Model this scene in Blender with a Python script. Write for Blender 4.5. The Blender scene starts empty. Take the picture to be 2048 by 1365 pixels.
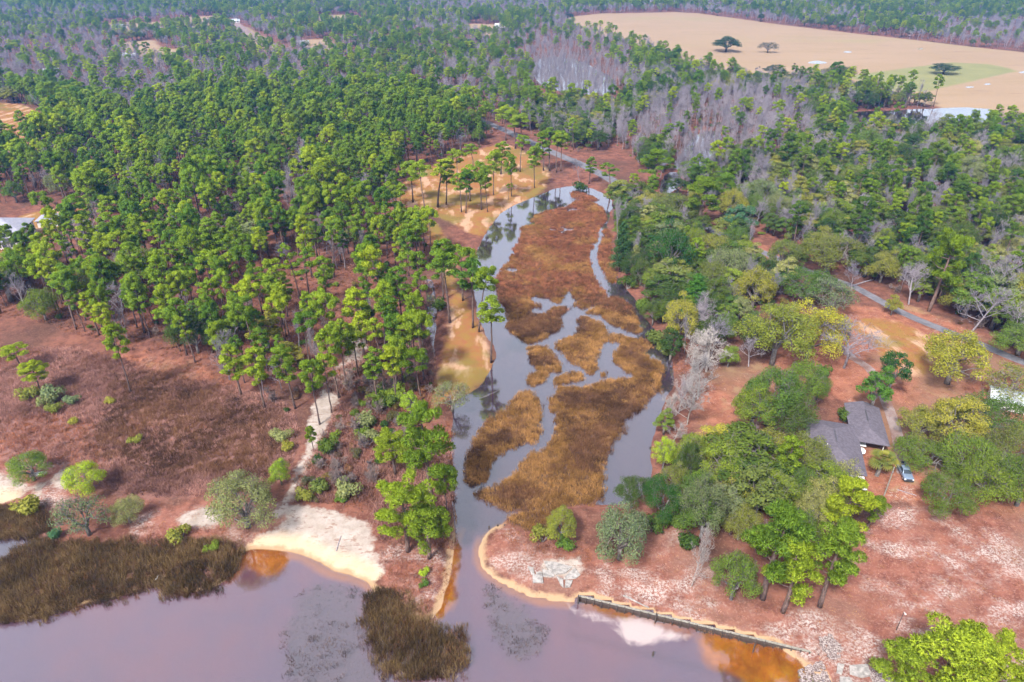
import bpy, bmesh, math, random
import numpy as np
from mathutils import Vector, Matrix

R = math.radians
random.seed(7)
rng = np.random.default_rng(7)
scene = bpy.context.scene
C = scene.collection

# ------------------------------------------------------------------ camera
CAM_H, PITCH, FPX = 100.0, R(30.0), 1365.0
cam_d = bpy.data.cameras.new('camera')
cam_d.sensor_width = 36.0
cam_d.lens = 36.0 * FPX / 2048.0
cam_d.clip_start, cam_d.clip_end = 1.0, 30000.0
cam = bpy.data.objects.new('camera', cam_d)
C.objects.link(cam)
cam.location = (0, 0, CAM_H)
cam.rotation_euler = (R(90) - PITCH, 0, 0)
scene.camera = cam

# ------------------------------------------------------------------ sky, sun, exposure
SUN_EL, SUN_AZ = R(50), R(212)          # azimuth clockwise from +Y: behind the camera, to its left
world = bpy.data.worlds.new('World')
scene.world = world
world.use_nodes = True
wn, wl = world.node_tree.nodes, world.node_tree.links
sky = wn.new('ShaderNodeTexSky')
sky.sky_type = 'NISHITA'
sky.sun_disc = False
sky.sun_elevation = SUN_EL
sky.sun_rotation = SUN_AZ
sky.altitude = 0
sky.air_density, sky.dust_density, sky.ozone_density = 1.0, 4.0, 1.5
wn['Background'].inputs['Strength'].default_value = 0.11
veil = wn.new('ShaderNodeMix')           # thin even cloud over the whole sky
veil.data_type = 'RGBA'
veil.inputs[0].default_value = 0.55
veil.inputs[7].default_value = (5.2, 5.2, 5.5, 1)
wl.new(sky.outputs[0], veil.inputs[6])
wl.new(veil.outputs[2], wn['Background'].inputs[0])
sun_d = bpy.data.lights.new('sun', 'SUN')
sun_d.energy = 3.3
sun_d.angle = R(8)
sun_d.color = (1.0, 0.96, 0.92)
sun = bpy.data.objects.new('sun', sun_d)
C.objects.link(sun)
sun.rotation_euler = Vector((-math.sin(SUN_AZ) * math.cos(SUN_EL), -math.cos(SUN_AZ) * math.cos(SUN_EL), -math.sin(SUN_EL))).to_track_quat('-Z', 'Y').to_euler()
scene.view_settings.view_transform = 'Standard'
scene.view_settings.look = 'None'
scene.view_settings.gamma = 1.0
scene.view_settings.use_curve_mapping = False
scene.view_settings.exposure = 1.3
scene.render.engine = 'CYCLES'
cy = scene.cycles
cy.max_bounces, cy.diffuse_bounces, cy.glossy_bounces, cy.transmission_bounces = 5, 2, 2, 2
cy.transparent_max_bounces, cy.volume_bounces = 8, 0
cy.use_denoising = True
cy.use_adaptive_sampling = True
cy.adaptive_threshold = 0.04
cy.caustics_reflective = cy.caustics_refractive = False
cy.sample_clamp_indirect = 4.0

# ------------------------------------------------------------------ photo pixel <-> place
SP, CP = math.sin(PITCH), math.cos(PITCH)
def U(px, py, z=0.0):
    dx, u = (px - 1024) / FPX, (682.5 - py) / FPX
    t = (z - CAM_H) / (-SP + u * CP)
    return (dx * t, (CP + u * SP) * t)
def W(pts, z=0.3):
    return np.array([U(x, y, z) for x, y in pts])
def PJ(X, Y, Z):
    fw = Y * CP - (Z - CAM_H) * SP
    up = Y * SP + (Z - CAM_H) * CP
    return 1024 + FPX * X / fw, 682.5 - FPX * up / fw, fw
def top_z(Y, ty):
    k = (682.5 - ty) / FPX
    return CAM_H + Y * (k * CP - SP) / (CP + k * SP)
ZS = 2048 / 700
def Z5(pts): return [(674 + x / ZS, 450 + y / ZS) for x, y in pts]
def ZB(pts): return [(674 + x / ZS, 899 + y / ZS) for x, y in pts]

# ------------------------------------------------------------------ numeric helpers
def hash2(ix, iy, seed):
    h = (ix.astype(np.int64) * 374761393 + iy.astype(np.int64) * 668265263 + seed * 974634777) & 0xffffffff
    h = ((h ^ (h >> 13)) * 1274126177) & 0xffffffff
    return ((h ^ (h >> 16)) & 0xffff) / 65535.0
def vnoise(x, y, scale, seed=0):
    x, y = x / scale, y / scale
    ix, iy = np.floor(x), np.floor(y)
    fx, fy = x - ix, y - iy
    fx, fy = fx * fx * (3 - 2 * fx), fy * fy * (3 - 2 * fy)
    a, b = hash2(ix, iy, seed), hash2(ix + 1, iy, seed)
    c, d = hash2(ix, iy + 1, seed), hash2(ix + 1, iy + 1, seed)
    return (a * (1 - fx) + b * fx) * (1 - fy) + (c * (1 - fx) + d * fx) * fy
def fbm(x, y, scale, seed=0, octv=3):
    s, a, t = 0, 1.0, 0
    for k in range(octv):
        s = s + a * vnoise(x, y, scale / 2 ** k, seed + k * 17); t += a; a *= 0.5
    return s / t
def chaikin(p, n=2):
    for _ in range(n):
        q = np.roll(p, -1, axis=0)
        p = np.stack([p * .75 + q * .25, p * .25 + q * .75], 1).reshape(-1, 2)
    return p
def sdf(P, poly, far=25.0):
    out = np.full(len(P), -far)
    lo, hi = poly.min(0) - far, poly.max(0) + far
    idx = np.where((P[:, 0] > lo[0]) & (P[:, 0] < hi[0]) & (P[:, 1] > lo[1]) & (P[:, 1] < hi[1]))[0]
    if not len(idx): return out
    q = P[idx]
    d2 = np.full(len(q), 1e12); ins = np.zeros(len(q), bool)
    A, B = poly, np.roll(poly, -1, axis=0)
    for a, b in zip(A, B):
        e = b - a; L = e @ e + 1e-12
        w = q - a
        t = np.clip((w @ e) / L, 0, 1)
        r = w - t[:, None] * e
        d2 = np.minimum(d2, r[:, 0] ** 2 + r[:, 1] ** 2)
        cnd = (a[1] > q[:, 1]) != (b[1] > q[:, 1])
        if cnd.any():
            xi = a[0] + (q[:, 1] - a[1]) / (b[1] - a[1] + 1e-12) * e[0]
            ins ^= cnd & (q[:, 0] < xi)
    d = np.sqrt(d2)
    out[idx] = np.where(ins, d, np.maximum(-d, -far))
    return out
def sdmax(P, polys, far=25.0):
    o = np.full(len(P), -far)
    for p in polys: o = np.maximum(o, sdf(P, p, far))
    return o
def linedist(P, line):
    d2 = np.full(len(P), 1e12)
    for a, b in zip(line[:-1], line[1:]):
        e = b - a; w = P - a
        t = np.clip((w @ e) / (e @ e + 1e-12), 0, 1)
        r = w - t[:, None] * e
        d2 = np.minimum(d2, (r ** 2).sum(1))
    return np.sqrt(d2)
def sm(x, a, b):
    t = np.clip((x - a) / (b - a), 0, 1); return t * t * (3 - 2 * t)
def spline(pts, n=8):
    p = np.array(pts, float); out = []
    q = np.vstack([2 * p[0] - p[1], p, 2 * p[-1] - p[-2]])
    for i in range(1, len(q) - 2):
        for k in range(n):
            t = k / n
            out.append(.5 * ((2 * q[i]) + (-q[i-1] + q[i+1]) * t + (2*q[i-1] - 5*q[i] + 4*q[i+1] - q[i+2]) * t*t + (-q[i-1] + 3*q[i] - 3*q[i+1] + q[i+2]) * t**3))
    out.append(p[-1]); return np.array(out)

# ------------------------------------------------------------------ outlines of the place
bay = chaikin(W([(-400,1250),(0,1245),(40,1242),(100,1228),(150,1212),(200,1198),(270,1185),(312,1160),(327,1168),(345,1185),(390,1182),(440,1167),(462,1148),(480,1120),(490,1100),(540,1097),(580,1102),(610,1113),(655,1138),(700,1153),(745,1166),(748,1182),(775,1192),(800,1215),(830,1242),(858,1240),(872,1222),(893,1170),(905,1110),(912,1050),(960,1060),(957,1105),(965,1130),(985,1152),(1005,1168),(1030,1182),(1060,1193),(1100,1197),(1140,1203),(1156,1203),(1161,1195),(1250,1219),(1340,1243),(1430,1262),(1540,1289),(1600,1318),(1612,1340),(1590,1365),(1560,1440),(1540,2000),(-900,2000)], 0), 1)
creek = chaikin(W([(906,1112),(912,1050),(905,960),(900,890),(903,830),(900,812),(925,792),(945,783),(965,765),(985,735),(990,700),(968,668),(955,640),(950,600),(945,560),(948,520),(962,480),(985,445),(1010,420),(1055,400),(1090,385),(1120,375),(1160,370),(1200,383),(1222,398),(1226,415),(1218,430),(1214,470),(1220,520),(1240,560),(1270,600),(1294,640),(1324,680),(1345,720),(1352,770),(1339,790),(1324,820),(1308,860),(1303,900),(1303,950),(1294,985),(1250,1012),(1200,1008),(1140,1012),(1100,1020),(1060,1020),(1020,1035),(1010,1050),(985,1058),(965,1080),(957,1105),(962,1125),(930,1180),(893,1175)], 0), 2)
inlets = [chaikin(W(q, 0), 2) for q in (
    [(-80,1078),(0,1078),(70,1066),(78,1085),(60,1092),(20,1112),(0,1128),(-80,1150)],
    [(-60,1008),(8,1008),(20,1022),(0,1040),(-60,1045)],
    [(848,556),(868,562),(874,600),(872,680),(868,735),(858,738),(856,680),(852,610)])]
ponds = [chaikin(W(q, 0), 2) for q in (
    [(1062,118),(1130,112),(1180,130),(1235,160),(1232,192),(1150,190),(1070,172)],
    [(1690,224),(1760,222),(1985,212),(1995,240),(1930,252),(1830,250),(1710,246)],
    [(1340,330),(1370,300),(1385,268),(1445,258),(1440,300),(1410,335),(1370,350)],
    [(1312,390),(1330,345),(1368,345),(1355,385)])]
waters = [bay, creek] + inlets + ponds
isl_px = [
    [(1041,456),(1067,441),(1072,428),(1101,420),(1142,412),(1152,398),(1190,406),(1213,424),(1210,445)] + Z5([(1525,30),(1530,60),(1505,120),(1470,180),(1485,240),(1495,280),(1525,330),(1540,360),(1585,402),(1570,425),(1505,470),(1440,490),(1395,470),(1400,430),(1372,400),(1380,372),(1340,382),(1325,440),(1290,455),(1255,440),(1215,415),(1130,412),(1125,440),(1190,470),(1240,500),(1262,475),(1365,485),(1330,505),(1290,530),(1315,570),(1310,605),(1250,635),(1210,665),(1150,690),(1090,685),(1070,660),(1020,630),(1000,600),(1010,560),(1000,510),(950,440),(925,380),(920,330),(955,280),(970,250),(1010,220),(1020,170),(1040,130),(1070,90),(1085,30)]),
    Z5([(1550,20),(1610,30),(1600,150),(1620,250),(1650,340),(1585,330),(1555,265),(1530,205),(1520,165),(1545,120),(1560,70)]),
    Z5([(1445,510),(1500,482),(1580,430),(1640,420),(1700,460),(1750,520),(1775,590),(1770,640),(1690,605),(1600,575),(1560,535),(1530,515)]),
    Z5([(1400,545),(1450,530),(1500,555),(1560,585),(1590,612),(1580,650),(1560,700),(1525,740),(1512,800),(1522,850),(1490,880),(1450,850),(1430,815),(1370,810),(1330,750),(1290,720),(1275,690),(1340,655),(1405,645),(1418,590)]),
    Z5([(1110,715),(1210,695),(1250,740),(1290,790),(1320,820),(1315,860),(1240,865),(1150,830),(1120,790),(1125,740)]),
    Z5([(1120,860),(1220,855),(1240,870),(1200,920),(1150,945),(1105,945)]),
    Z5([(1260,910),(1330,870),(1400,850),(1450,880),(1440,905),(1360,915),(1300,935)]),
    Z5([(1535,858),(1585,858),(1575,888),(1540,888)]),
    Z5([(1595,640),(1620,630),(1700,660),(1800,670),(1850,690),(1840,720),(1790,740),(1830,770),(1880,790),(1915,830),(1895,900),(1880,960),(1920,970),(1860,990),(1800,1040),(1760,1090),(1700,1130),(1670,1160),(1695,1200),(1640,1230),(1600,1280),(1590,1360)]) + ZB([(1575,60),(1565,130),(1560,200),(1555,270),(1500,310),(1400,320),(1330,340),(1260,365),(1200,350),(1100,350),(1000,360),(930,340),(880,300),(800,280),(800,250),(870,230),(930,220),(960,180),(1040,130),(1090,60),(1150,10)]) + Z5([(1170,1350),(1230,1290),(1270,1240),(1290,1170),(1285,1100),(1250,1080),(1245,1030),(1260,1000),(1290,990),(1280,950),(1320,935),(1430,955),(1520,930),(1600,900),(1700,895),(1765,885),(1700,860),(1650,820),(1615,790),(1625,750),(1650,710),(1635,675),(1600,690)]),
    Z5([(1050,990),(1090,965),(1150,970),(1170,1020),(1205,1040),(1195,1100),(1185,1200),(1195,1240),(1150,1265),(1080,1280),(1000,1320),(940,1340)]) + ZB([(1010,0),(940,30),(900,80),(890,150),(850,190),(800,210),(750,200),(745,120),(760,30),(770,0)]) + Z5([(760,1330),(800,1250),(860,1160),(940,1110),(1000,1070)]),
    ZB([(1000,380),(1100,365),(1240,380),(1260,430),(1200,480),(1120,490),(1060,460),(1000,440)]),
    [(1138,386),(1150,382),(1185,392),(1200,400),(1180,402),(1150,396)],
]
islands = [chaikin(W(q, 0.3), 2) for q in isl_px]
shore_px = [  # marsh grass standing along the open bay
    [(-60,1018),(0,1012),(60,1022),(95,1045),(110,1062),(80,1066),(68,1066),(0,1076),(-60,1076)],
    [(78,1078),(130,1098),(250,1102),(330,1094),(480,1090),(486,1105),(475,1130),(455,1155),(437,1170),(390,1184),(345,1187),(322,1170),(312,1160),(272,1182),(200,1196),(150,1210),(100,1225),(40,1240),(-60,1246),(-60,1140),(0,1130),(22,1114),(60,1094)],
    ZB([(150,890),(230,820),(320,840),(400,920),(500,990),(560,1040),(600,1080),(660,1100),(740,1080),(735,1130),(780,1200),(700,1290),(560,1340),(400,1340),(320,1310),(270,1220),(210,1130),(190,950)]),
]
shore = [chaikin(W(q, 0.3), 2) for q in shore_px]
drowned = [chaikin(W(q, 0), 2) for q in (
    ZB([(840,770),(880,760),(1000,830),(1150,920),(1160,980),(1270,1050),(1240,1140),(1090,1280),(1000,1230),(960,1190),(890,1100),(850,960)]),
    [(600,1165),(660,1160),(740,1175),(735,1230),(745,1290),(770,1340),(800,1420),(590,1420),(555,1330),(555,1260)])]
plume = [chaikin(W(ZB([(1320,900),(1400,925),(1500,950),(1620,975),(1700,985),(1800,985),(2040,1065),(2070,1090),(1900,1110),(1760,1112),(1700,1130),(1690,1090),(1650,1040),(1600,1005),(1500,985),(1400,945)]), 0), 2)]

amber = [chaikin(W(q, 0), 2) for q in (  # stained shallows, painted amber where tree reflections would cut the sky glare
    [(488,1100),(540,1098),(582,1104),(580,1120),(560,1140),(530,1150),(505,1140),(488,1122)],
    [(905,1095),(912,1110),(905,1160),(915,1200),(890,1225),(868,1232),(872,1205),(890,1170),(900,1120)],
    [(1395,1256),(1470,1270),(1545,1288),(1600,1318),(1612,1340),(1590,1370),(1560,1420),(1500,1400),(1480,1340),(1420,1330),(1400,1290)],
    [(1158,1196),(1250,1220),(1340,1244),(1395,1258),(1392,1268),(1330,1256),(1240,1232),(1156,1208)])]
sand_px = [
    [(488,1090),(520,1068),(572,1055),(570,1010),(600,1018),(660,1025),(745,1045),(740,1085),(755,1110),(768,1150),(745,1168),(690,1155),(640,1130),(590,1108),(540,1105),(490,1108)],
    [(350,1040),(380,1022),(445,1018),(448,1048),(400,1060),(360,1058)],
    [(-40,945),(30,952),(60,975),(30,998),(-40,1000)], [(100,950),(135,935),(150,965),(140,990),(118,975)], [(52,972),(85,968),(88,990),(60,998)],
    ZB([(1190,650),(1300,650),(1420,640),(1430,720),(1320,760),(1240,740),(1200,700)]),
]
trail_px = [(560,1030),(578,1000),(598,965),(615,920),(632,880),(640,840),(655,800),(672,765),(700,735),(712,690),(705,660)]
gold_px = [
    [(902,585),(926,590),(942,620),(967,660),(982,710),(987,738),(965,765),(930,785),(905,802),(868,805),(850,850),(835,900),(822,960),(805,960),(818,890),(842,830),(868,790),(875,755),(887,715),(898,660),(900,620)],
    [(815,350),(880,330),(960,300),(1010,285),(1060,310),(1100,340),(1095,375),(1060,398),(1010,420),(985,445),(960,480),(900,445),(830,420),(790,400)],
    [(845,440),(880,450),(905,520),(915,590),(895,590),(880,520)],
    [(0,452),(60,425),(190,408),(150,445),(100,470),(60,520),(0,552),(-80,560),(-80,460)],
    [(0,205),(60,212),(110,250),(95,290),(0,315),(-80,320),(-80,205)],
    [(1690,640),(1780,640),(1850,668),(1890,720),(1830,760),(1790,740),(1740,690)],
]
field_px = [(1128,36),(1200,28),(1350,25),(1400,28),(1600,55),(1800,78),(2048,106),(2400,145),(2400,350),(2048,280),(1960,240),(1880,214),(1700,186),(1600,172),(1500,170),(1380,146),(1350,124),(1300,100),(1235,84),(1140,55)]
green_px = [(1690,153),(1790,140),(1900,126),(1980,130),(2040,142),(1950,162),(1850,185),(1780,182)]
open_px = [  # small sandy openings in the far wood
    [(205,46),(330,44),(420,38),(425,52),(310,62),(215,66)], [(235,85),(310,80),(325,100),(240,106)], [(275,100),(360,98),(365,124),(290,128)],
    [(605,80),(665,78),(666,106),(615,110)], [(625,32),(690,30),(725,36),(735,44),(690,50),(640,48)], [(370,34),(450,32),(455,46),(380,50)], [(935,48),(995,50),(1000,74),(940,72)],
    [(460,42),(500,58),(550,88),(575,108),(545,110),(510,96),(470,66)]]
mottle_px = [
    [(-60,915),(60,930),(150,920),(170,990),(140,1020),(60,1012),(-60,1010)],
    [(1165,1125),(1230,1115),(1300,1060),(1350,1060),(1420,1110),(1450,1190),(1560,1225),(1640,1225),(1720,1080),(1770,1010),(1840,1020),(1960,1030),(2200,1060),(2300,1500),(1620,1500),(1640,1320),(1160,1190)],
    [(985,1062),(1020,1050),(1060,1100),(1130,1120),(1175,1130),(1160,1195),(1100,1190),(1030,1175),(970,1125)],
    [(290,1020),(480,1010),(560,1010),(600,1030),(560,1070),(480,1090),(330,1092),(250,1070)],
    [(760,1090),(880,1100),(905,1120),(890,1175),(870,1225),(835,1240),(790,1205),(755,1165)],
]
brush_px = [[(-150,690),(60,700),(170,705),(230,720),(330,750),(430,770),(480,790),(560,800),(590,860),(590,920),(560,960),(520,985),(440,990),(300,1000),(210,985),(150,930),(0,915),(-150,905)]]
lawn_px = [
    [(1395,740),(1460,735),(1500,745),(1640,640),(1700,600),(1850,650),(2048,740),(2200,780),(2200,1060),(1840,1010),(1760,1000),(1700,960),(1700,800),(1640,790),(1500,880),(1400,890),(1380,820)],
    [(230,705),(330,715),(420,735),(450,770),(330,755),(240,730)],
    [(1370,440),(1500,480),(1620,530),(1560,545),(1440,500),(1370,470)], [(1770,600),(1860,625),(2000,690),(2060,730),(1950,680),(1820,635)],
]
road_px = [(700,110),(790,150),(875,200),(915,222),(1010,262),(1060,285),(1110,308),(1160,330),(1205,352),(1250,376),(1310,404),(1380,436),(1425,462),(1475,487),(1530,507),(1610,540),(1700,572),(1735,590),(1800,625),(1870,655),(1960,690),(2030,720),(2150,765)]
drive_px = [(1540,512),(1575,560),(1620,610),(1648,645),(1675,690),(1705,718),(1740,742),(1765,790),(1788,850),(1800,905),(1808,960)]
dirt_px = [(470,48),(492,64),(510,76),(535,86),(560,100)]
wall_a, wall_b = np.array(U(1158, 1190, .9)), np.array(U(1655, 1310, .9))

sand = [chaikin(W(q, .6), 2) for q in sand_px]
gold = [chaikin(W(q, .7), 2) for q in gold_px]
field = [W(field_px, .7)]
green = [W(green_px, .7)]
opens = [W(q, .7) for q in open_px]
mottle = [chaikin(W(q, .7), 2) for q in mottle_px]
brush = [chaikin(W(q, .5), 2) for q in brush_px]
lawn = [chaikin(W(q, .7), 2) for q in lawn_px]
trail = spline(W(trail_px, .7)); road = spline(W(road_px, .7)); drive = spline(W(drive_px, .7)); dirt = spline(W(dirt_px, .7))

def terrain(P):
    x, y = P[:, 0], P[:, 1]
    jit = (fbm(x, y, 5.0, 3) - .5) * 1.6
    swb = sdf(P, bay) 
    sw = np.maximum(swb, sdmax(P, waters[1:]))
    near = sw > -20
    sw = sw + np.where(near, jit, 0)
    si = sdmax(P, islands) + jit * .8
    pool = fbm(x, y, 8., 123, 2)
    si = np.where((pool < .25) & (y > 175) & (y < 330), np.minimum(si, -2.), si)
    ss = sdmax(P, sand); beach = sm(ss, -4, 1)
    we = (wall_b - wall_a); wl_ = np.linalg.norm(we); we = we / wl_
    wt = (P - wall_a) @ we; wn_ = (P - wall_a) @ np.array([-we[1], we[0]])      # along the seawall, and landward of it
    along = (wt > -.3) & (wt < wl_ + .5)
    sw = np.where(along & (wn_ > .7) & (wn_ < 6), np.minimum(sw, -np.clip(wn_ - .7, .05, 6)), sw)
    front = along & (wn_ <= .7) & (wn_ > -7)
    sw = np.where(front, np.maximum(sw, np.clip(.7 - wn_, .05, 7) + 4.5 - 8.5 * sm(wt, wl_ - 13, wl_ - 2)), sw)
    slope = .34 - .25 * beach
    land = np.clip(-sw * slope, 0, .8)
    land = np.where(along & (wn_ > .7) & (wn_ < 5), .56, land)
    land = land + np.clip(-sw - 3, 0, 12) / 12 * ((fbm(x, y, 45., 9) - .5) * .9 + .15)
    wz = -np.clip(sw * np.where(swb > 0, .10, .2), 0, 1.1)
    z = np.where(sw > 0, wz, land)
    z = np.where(sw > -1, z * (1 - sm(si, -.8, .4)) + .1 * sm(si, -.8, .4), z)
    return z, sw, si

# ------------------------------------------------------------------ material helpers
class NT:
    def __init__(s, name):
        s.m = bpy.data.materials.new(name); s.m.use_nodes = True
        s.t = s.m.node_tree; s.n = s.t.nodes; s.l = s.t.links
        s.n.clear(); s.out = s.n.new('ShaderNodeOutputMaterial')
    def put(s, node, key, v):
        if v is None: return
        sock = node.inputs[key]
        if isinstance(v, bpy.types.NodeSocket): s.l.new(v, sock)
        else:
            if hasattr(sock.default_value, '__len__') and not hasattr(v, '__len__'): v = [v] * len(sock.default_value)
            if hasattr(v, '__len__') and len(sock.default_value) == 4 and len(v) == 3: v = (*v, 1)
            sock.default_value = v
    def node(s, typ, ins=None, **kw):
        n = s.n.new(typ)
        for k, v in kw.items(): setattr(n, k, v)
        for k, v in (ins or {}).items(): s.put(n, k, v)
        return n
    def math(s, op, a, b=None, c=None, clamp=False):
        n = s.node('ShaderNodeMath', operation=op, use_clamp=clamp)
        for i, v in enumerate((a, b, c)): s.put(n, i, v)
        return n.outputs[0]
    def mix(s, f, a, b, blend='MIX'):
        n = s.node('ShaderNodeMix', data_type='RGBA', blend_type=blend)
        s.put(n, 0, f); s.put(n, 6, a); s.put(n, 7, b)
        return n.outputs[2]
    def noise(s, scale, detail=3, rough=.55, vec=None, dist=0.0):
        n = s.node('ShaderNodeTexNoise', {'Scale': scale, 'Detail': detail, 'Roughness': rough, 'Distortion': dist})
        if vec is None: vec = s.pos()
        s.l.new(vec, n.inputs['Vector'])
        return n.outputs['Fac']
    def pos(s):
        if not hasattr(s, '_p'): s._p = s.n.new('ShaderNodeNewGeometry').outputs['Position']
        return s._p
    def vscale(s, v):
        n = s.node('ShaderNodeVectorMath', operation='MULTIPLY'); s.l.new(s.pos(), n.inputs[0]); n.inputs[1].default_value = v
        return n.outputs[0]
    def attr(s, name):
        return s.node('ShaderNodeAttribute', attribute_name=name).outputs['Fac']
    def smooth(s, v, a, b, lo=0.0, hi=1.0):
        n = s.node('ShaderNodeMapRange', {'From Min': a, 'From Max': b, 'To Min': lo, 'To Max': hi}, interpolation_type='SMOOTHSTEP')
        s.put(n, 'Value', v); return n.outputs[0]
    def bump(s, h, strength=.3, dist=.1):
        n = s.node('ShaderNodeBump', {'Strength': strength, 'Distance': dist}); s.l.new(h, n.inputs['Height']); return n.outputs[0]
    def done(s, shader):
        s.l.new(shader, s.out.inputs['Surface']); return s.m
    def pbr(s, col, rough=.8, normal=None, **kw):
        b = s.node('ShaderNodeBsdfPrincipled')
        s.put(b, 'Base Color', col); s.put(b, 'Roughness', rough)
        b.inputs['Specular IOR Level'].default_value = kw.get('spec', .3)
        if 'metal' in kw: b.inputs['Metallic'].default_value = kw['metal']
        if normal is not None: s.l.new(normal, b.inputs['Normal'])
        return s.done(b.outputs[0])

def worn(name, col, var=.25, scale=3.0, rough=.75, **kw):
    t = NT(name)
    n = t.noise(scale, 4)
    c2 = tuple(min(1, c * (1 + var)) for c in col); c1 = tuple(c * (1 - var) for c in col)
    return t.pbr(t.mix(t.smooth(n, .3, .7), c1, c2), rough, t.bump(n, .15, .03), **kw)

def bark(name, a, b):
    t = NT(name)
    n = t.noise(1.0, 4, .6, t.vscale((5, 5, 1.2)))
    r = t.node('ShaderNodeObjectInfo').outputs['Random']
    c = t.mix(t.smooth(n, .35, .65), a, b)
    c = t.mix(1.0, c, t.mix(r, (.75, .75, .8), (1.2, 1.15, 1.1)), 'MULTIPLY')
    return t.pbr(c, .9)

def leaf(name, tint=None, trans=.4):
    """foliage: the object's own colour, varied from tree to tree and from spray to spray"""
    t = NT(name)
    oi = t.node('ShaderNodeObjectInfo')
    base = oi.outputs['Color'] if tint is None else t.node('ShaderNodeRGB').outputs[0]
    if tint is not None: base.default_value = (*tint, 1)
    spray = t.attr('spray')
    c = t.mix(1.0, base, t.mix(oi.outputs['Random'], (.62, .74, .85), (1.4, 1.2, .9)), 'MULTIPLY')
    c = t.mix(1.0, c, t.mix(spray, (.64, .69, .72), (1.38, 1.3, 1.1)), 'MULTIPLY')
    d = t.node('ShaderNodeBsdfDiffuse', {'Color': c})
    tr = t.node('ShaderNodeBsdfTranslucent', {'Color': t.mix(1.0, c, (1.2, 1.3, .6), 'MULTIPLY')})
    m = t.node('ShaderNodeMixShader', {0: trans}); t.l.new(d.outputs[0], m.inputs[1]); t.l.new(tr.outputs[0], m.inputs[2])
    return t.done(m.outputs[0])

def grassmat(name, a, b, scale=.09, tr=.25):
    t = NT(name)
    n = t.noise(scale, 3); r = t.node('ShaderNodeObjectInfo').outputs['Random']
    c = t.mix(t.smooth(n, .38, .62), a, b)
    c = t.mix(1.0, c, t.mix(r, (.55, .52, .5), (1.5, 1.48, 1.42)), 'MULTIPLY')
    d = t.node('ShaderNodeBsdfDiffuse', {'Color': c}); e = t.node('ShaderNodeBsdfTranslucent', {'Color': c})
    m = t.node('ShaderNodeMixShader', {0: tr}); t.l.new(d.outputs[0], m.inputs[1]); t.l.new(e.outputs[0], m.inputs[2])
    return t.done(m.outputs[0])

MT = {}
MT['pine_bark'] = bark('pine_bark', (.075, .05, .042), (.17, .12, .105))
MT['oak_bark'] = bark('oak_bark', (.10, .088, .08), (.23, .21, .195))
MT['grey_bark'] = bark('grey_bark', (.155, .142, .165), (.31, .288, .32))
MT['pale_bark'] = bark('pale_bark', (.19, .178, .172), (.35, .332, .32))
MT['twig_bark'] = bark('twig_bark', (.13, .10, .09), (.24, .19, .175))
MT['needles'] = leaf('needles')
MT['leaves'] = leaf('leaves')
MT['brush'] = grassmat('dead_brush', (.23, .125, .105), (.40, .225, .19), .05)
MT['gold_grass'] = grassmat('gold_grass', (.26, .145, .05), (.41, .235, .09), .12)
MT['brown_grass'] = grassmat('brown_grass', (.115, .064, .038), (.215, .115, .062), .07)
MT['dark_grass'] = grassmat('dark_grass', (.10, .07, .036), (.22, .15, .072), .1)
MT['drowned_grass'] = grassmat('drowned_grass', (.09, .065, .066), (.15, .11, .105), .2)
MT['red_grass'] = grassmat('red_grass', (.27, .11, .06), (.38, .165, .09), .1)

# ------------------------------------------------------------------ object helpers
def tag(o, label=None, cat=None, group=None, kind=None):
    if label: o['label'] = label
    if cat: o['category'] = cat
    if group: o['group'] = group
    if kind: o['kind'] = kind
    return o
def empty(name, loc, rz=0.0):
    o = bpy.data.objects.new(name, None); C.objects.link(o)
    o.empty_display_size = .3
    o.location = loc; o.rotation_euler = (0, 0, rz); return o
def link(name, me, parent=None, loc=None, rot=None):
    o = bpy.data.objects.new(name, me); C.objects.link(o)
    if parent is not None: o.parent = parent
    if loc is not None: o.location = loc
    if rot is not None: o.rotation_euler = rot
    return o
class MB:
    """collects boxes, tubes and loose faces for one mesh"""
    def __init__(s): s.v, s.f = [], []
    def add(s, v, f):
        k = len(s.v); s.v += [tuple(p) for p in v]; s.f += [tuple(i + k for i in q) for q in f]; return s
    def box(s, lo, hi, rot=None):
        (a, b, c), (d, e, g) = lo, hi
        v = [(a,b,c),(d,b,c),(d,e,c),(a,e,c),(a,b,g),(d,b,g),(d,e,g),(a,e,g)]
        return s.add(v, [(3,2,1,0),(4,5,6,7),(0,1,5,4),(1,2,6,5),(2,3,7,6),(3,0,4,7)])
    def tube(s, pts, rad, n=6, cap=True):
        V, F = tube(pts, rad, n, cap); return s.add(V, F)
    def prism(s, outline, y0, y1):
        """outline in (x, z), run along y"""
        n = len(outline)
        v = [(x, y0, z) for x, z in outline] + [(x, y1, z) for x, z in outline]
        return s.add(v, [tuple(range(n)), tuple(range(2*n-1, n-1, -1))] + [((i+1) % n, i, n+i, n+(i+1) % n) for i in range(n)])
    def build(s, name, mat, parent=None, loc=None, rot=None, smooth=False, bevel=0):
        me = bpy.data.meshes.new(name); me.from_pydata(s.v, [], s.f); me.update()
        if bevel:
            bm = bmesh.new(); bm.from_mesh(me)
            bmesh.ops.remove_doubles(bm, verts=bm.verts, dist=1e-4)
            bmesh.ops.recalc_face_normals(bm, faces=bm.faces)
            bmesh.ops.bevel(bm, geom=bm.edges[:], offset=bevel, segments=2, affect='EDGES', profile=.6)
            bm.to_mesh(me); bm.free()
        else:
            bm = bmesh.new(); bm.from_mesh(me); bmesh.ops.recalc_face_normals(bm, faces=bm.faces); bm.to_mesh(me); bm.free()
        me.materials.append(mat)
        if smooth: me.polygons.foreach_set('use_smooth', [True] * len(me.polygons))
        return link(name, me, parent, loc, rot)
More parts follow.
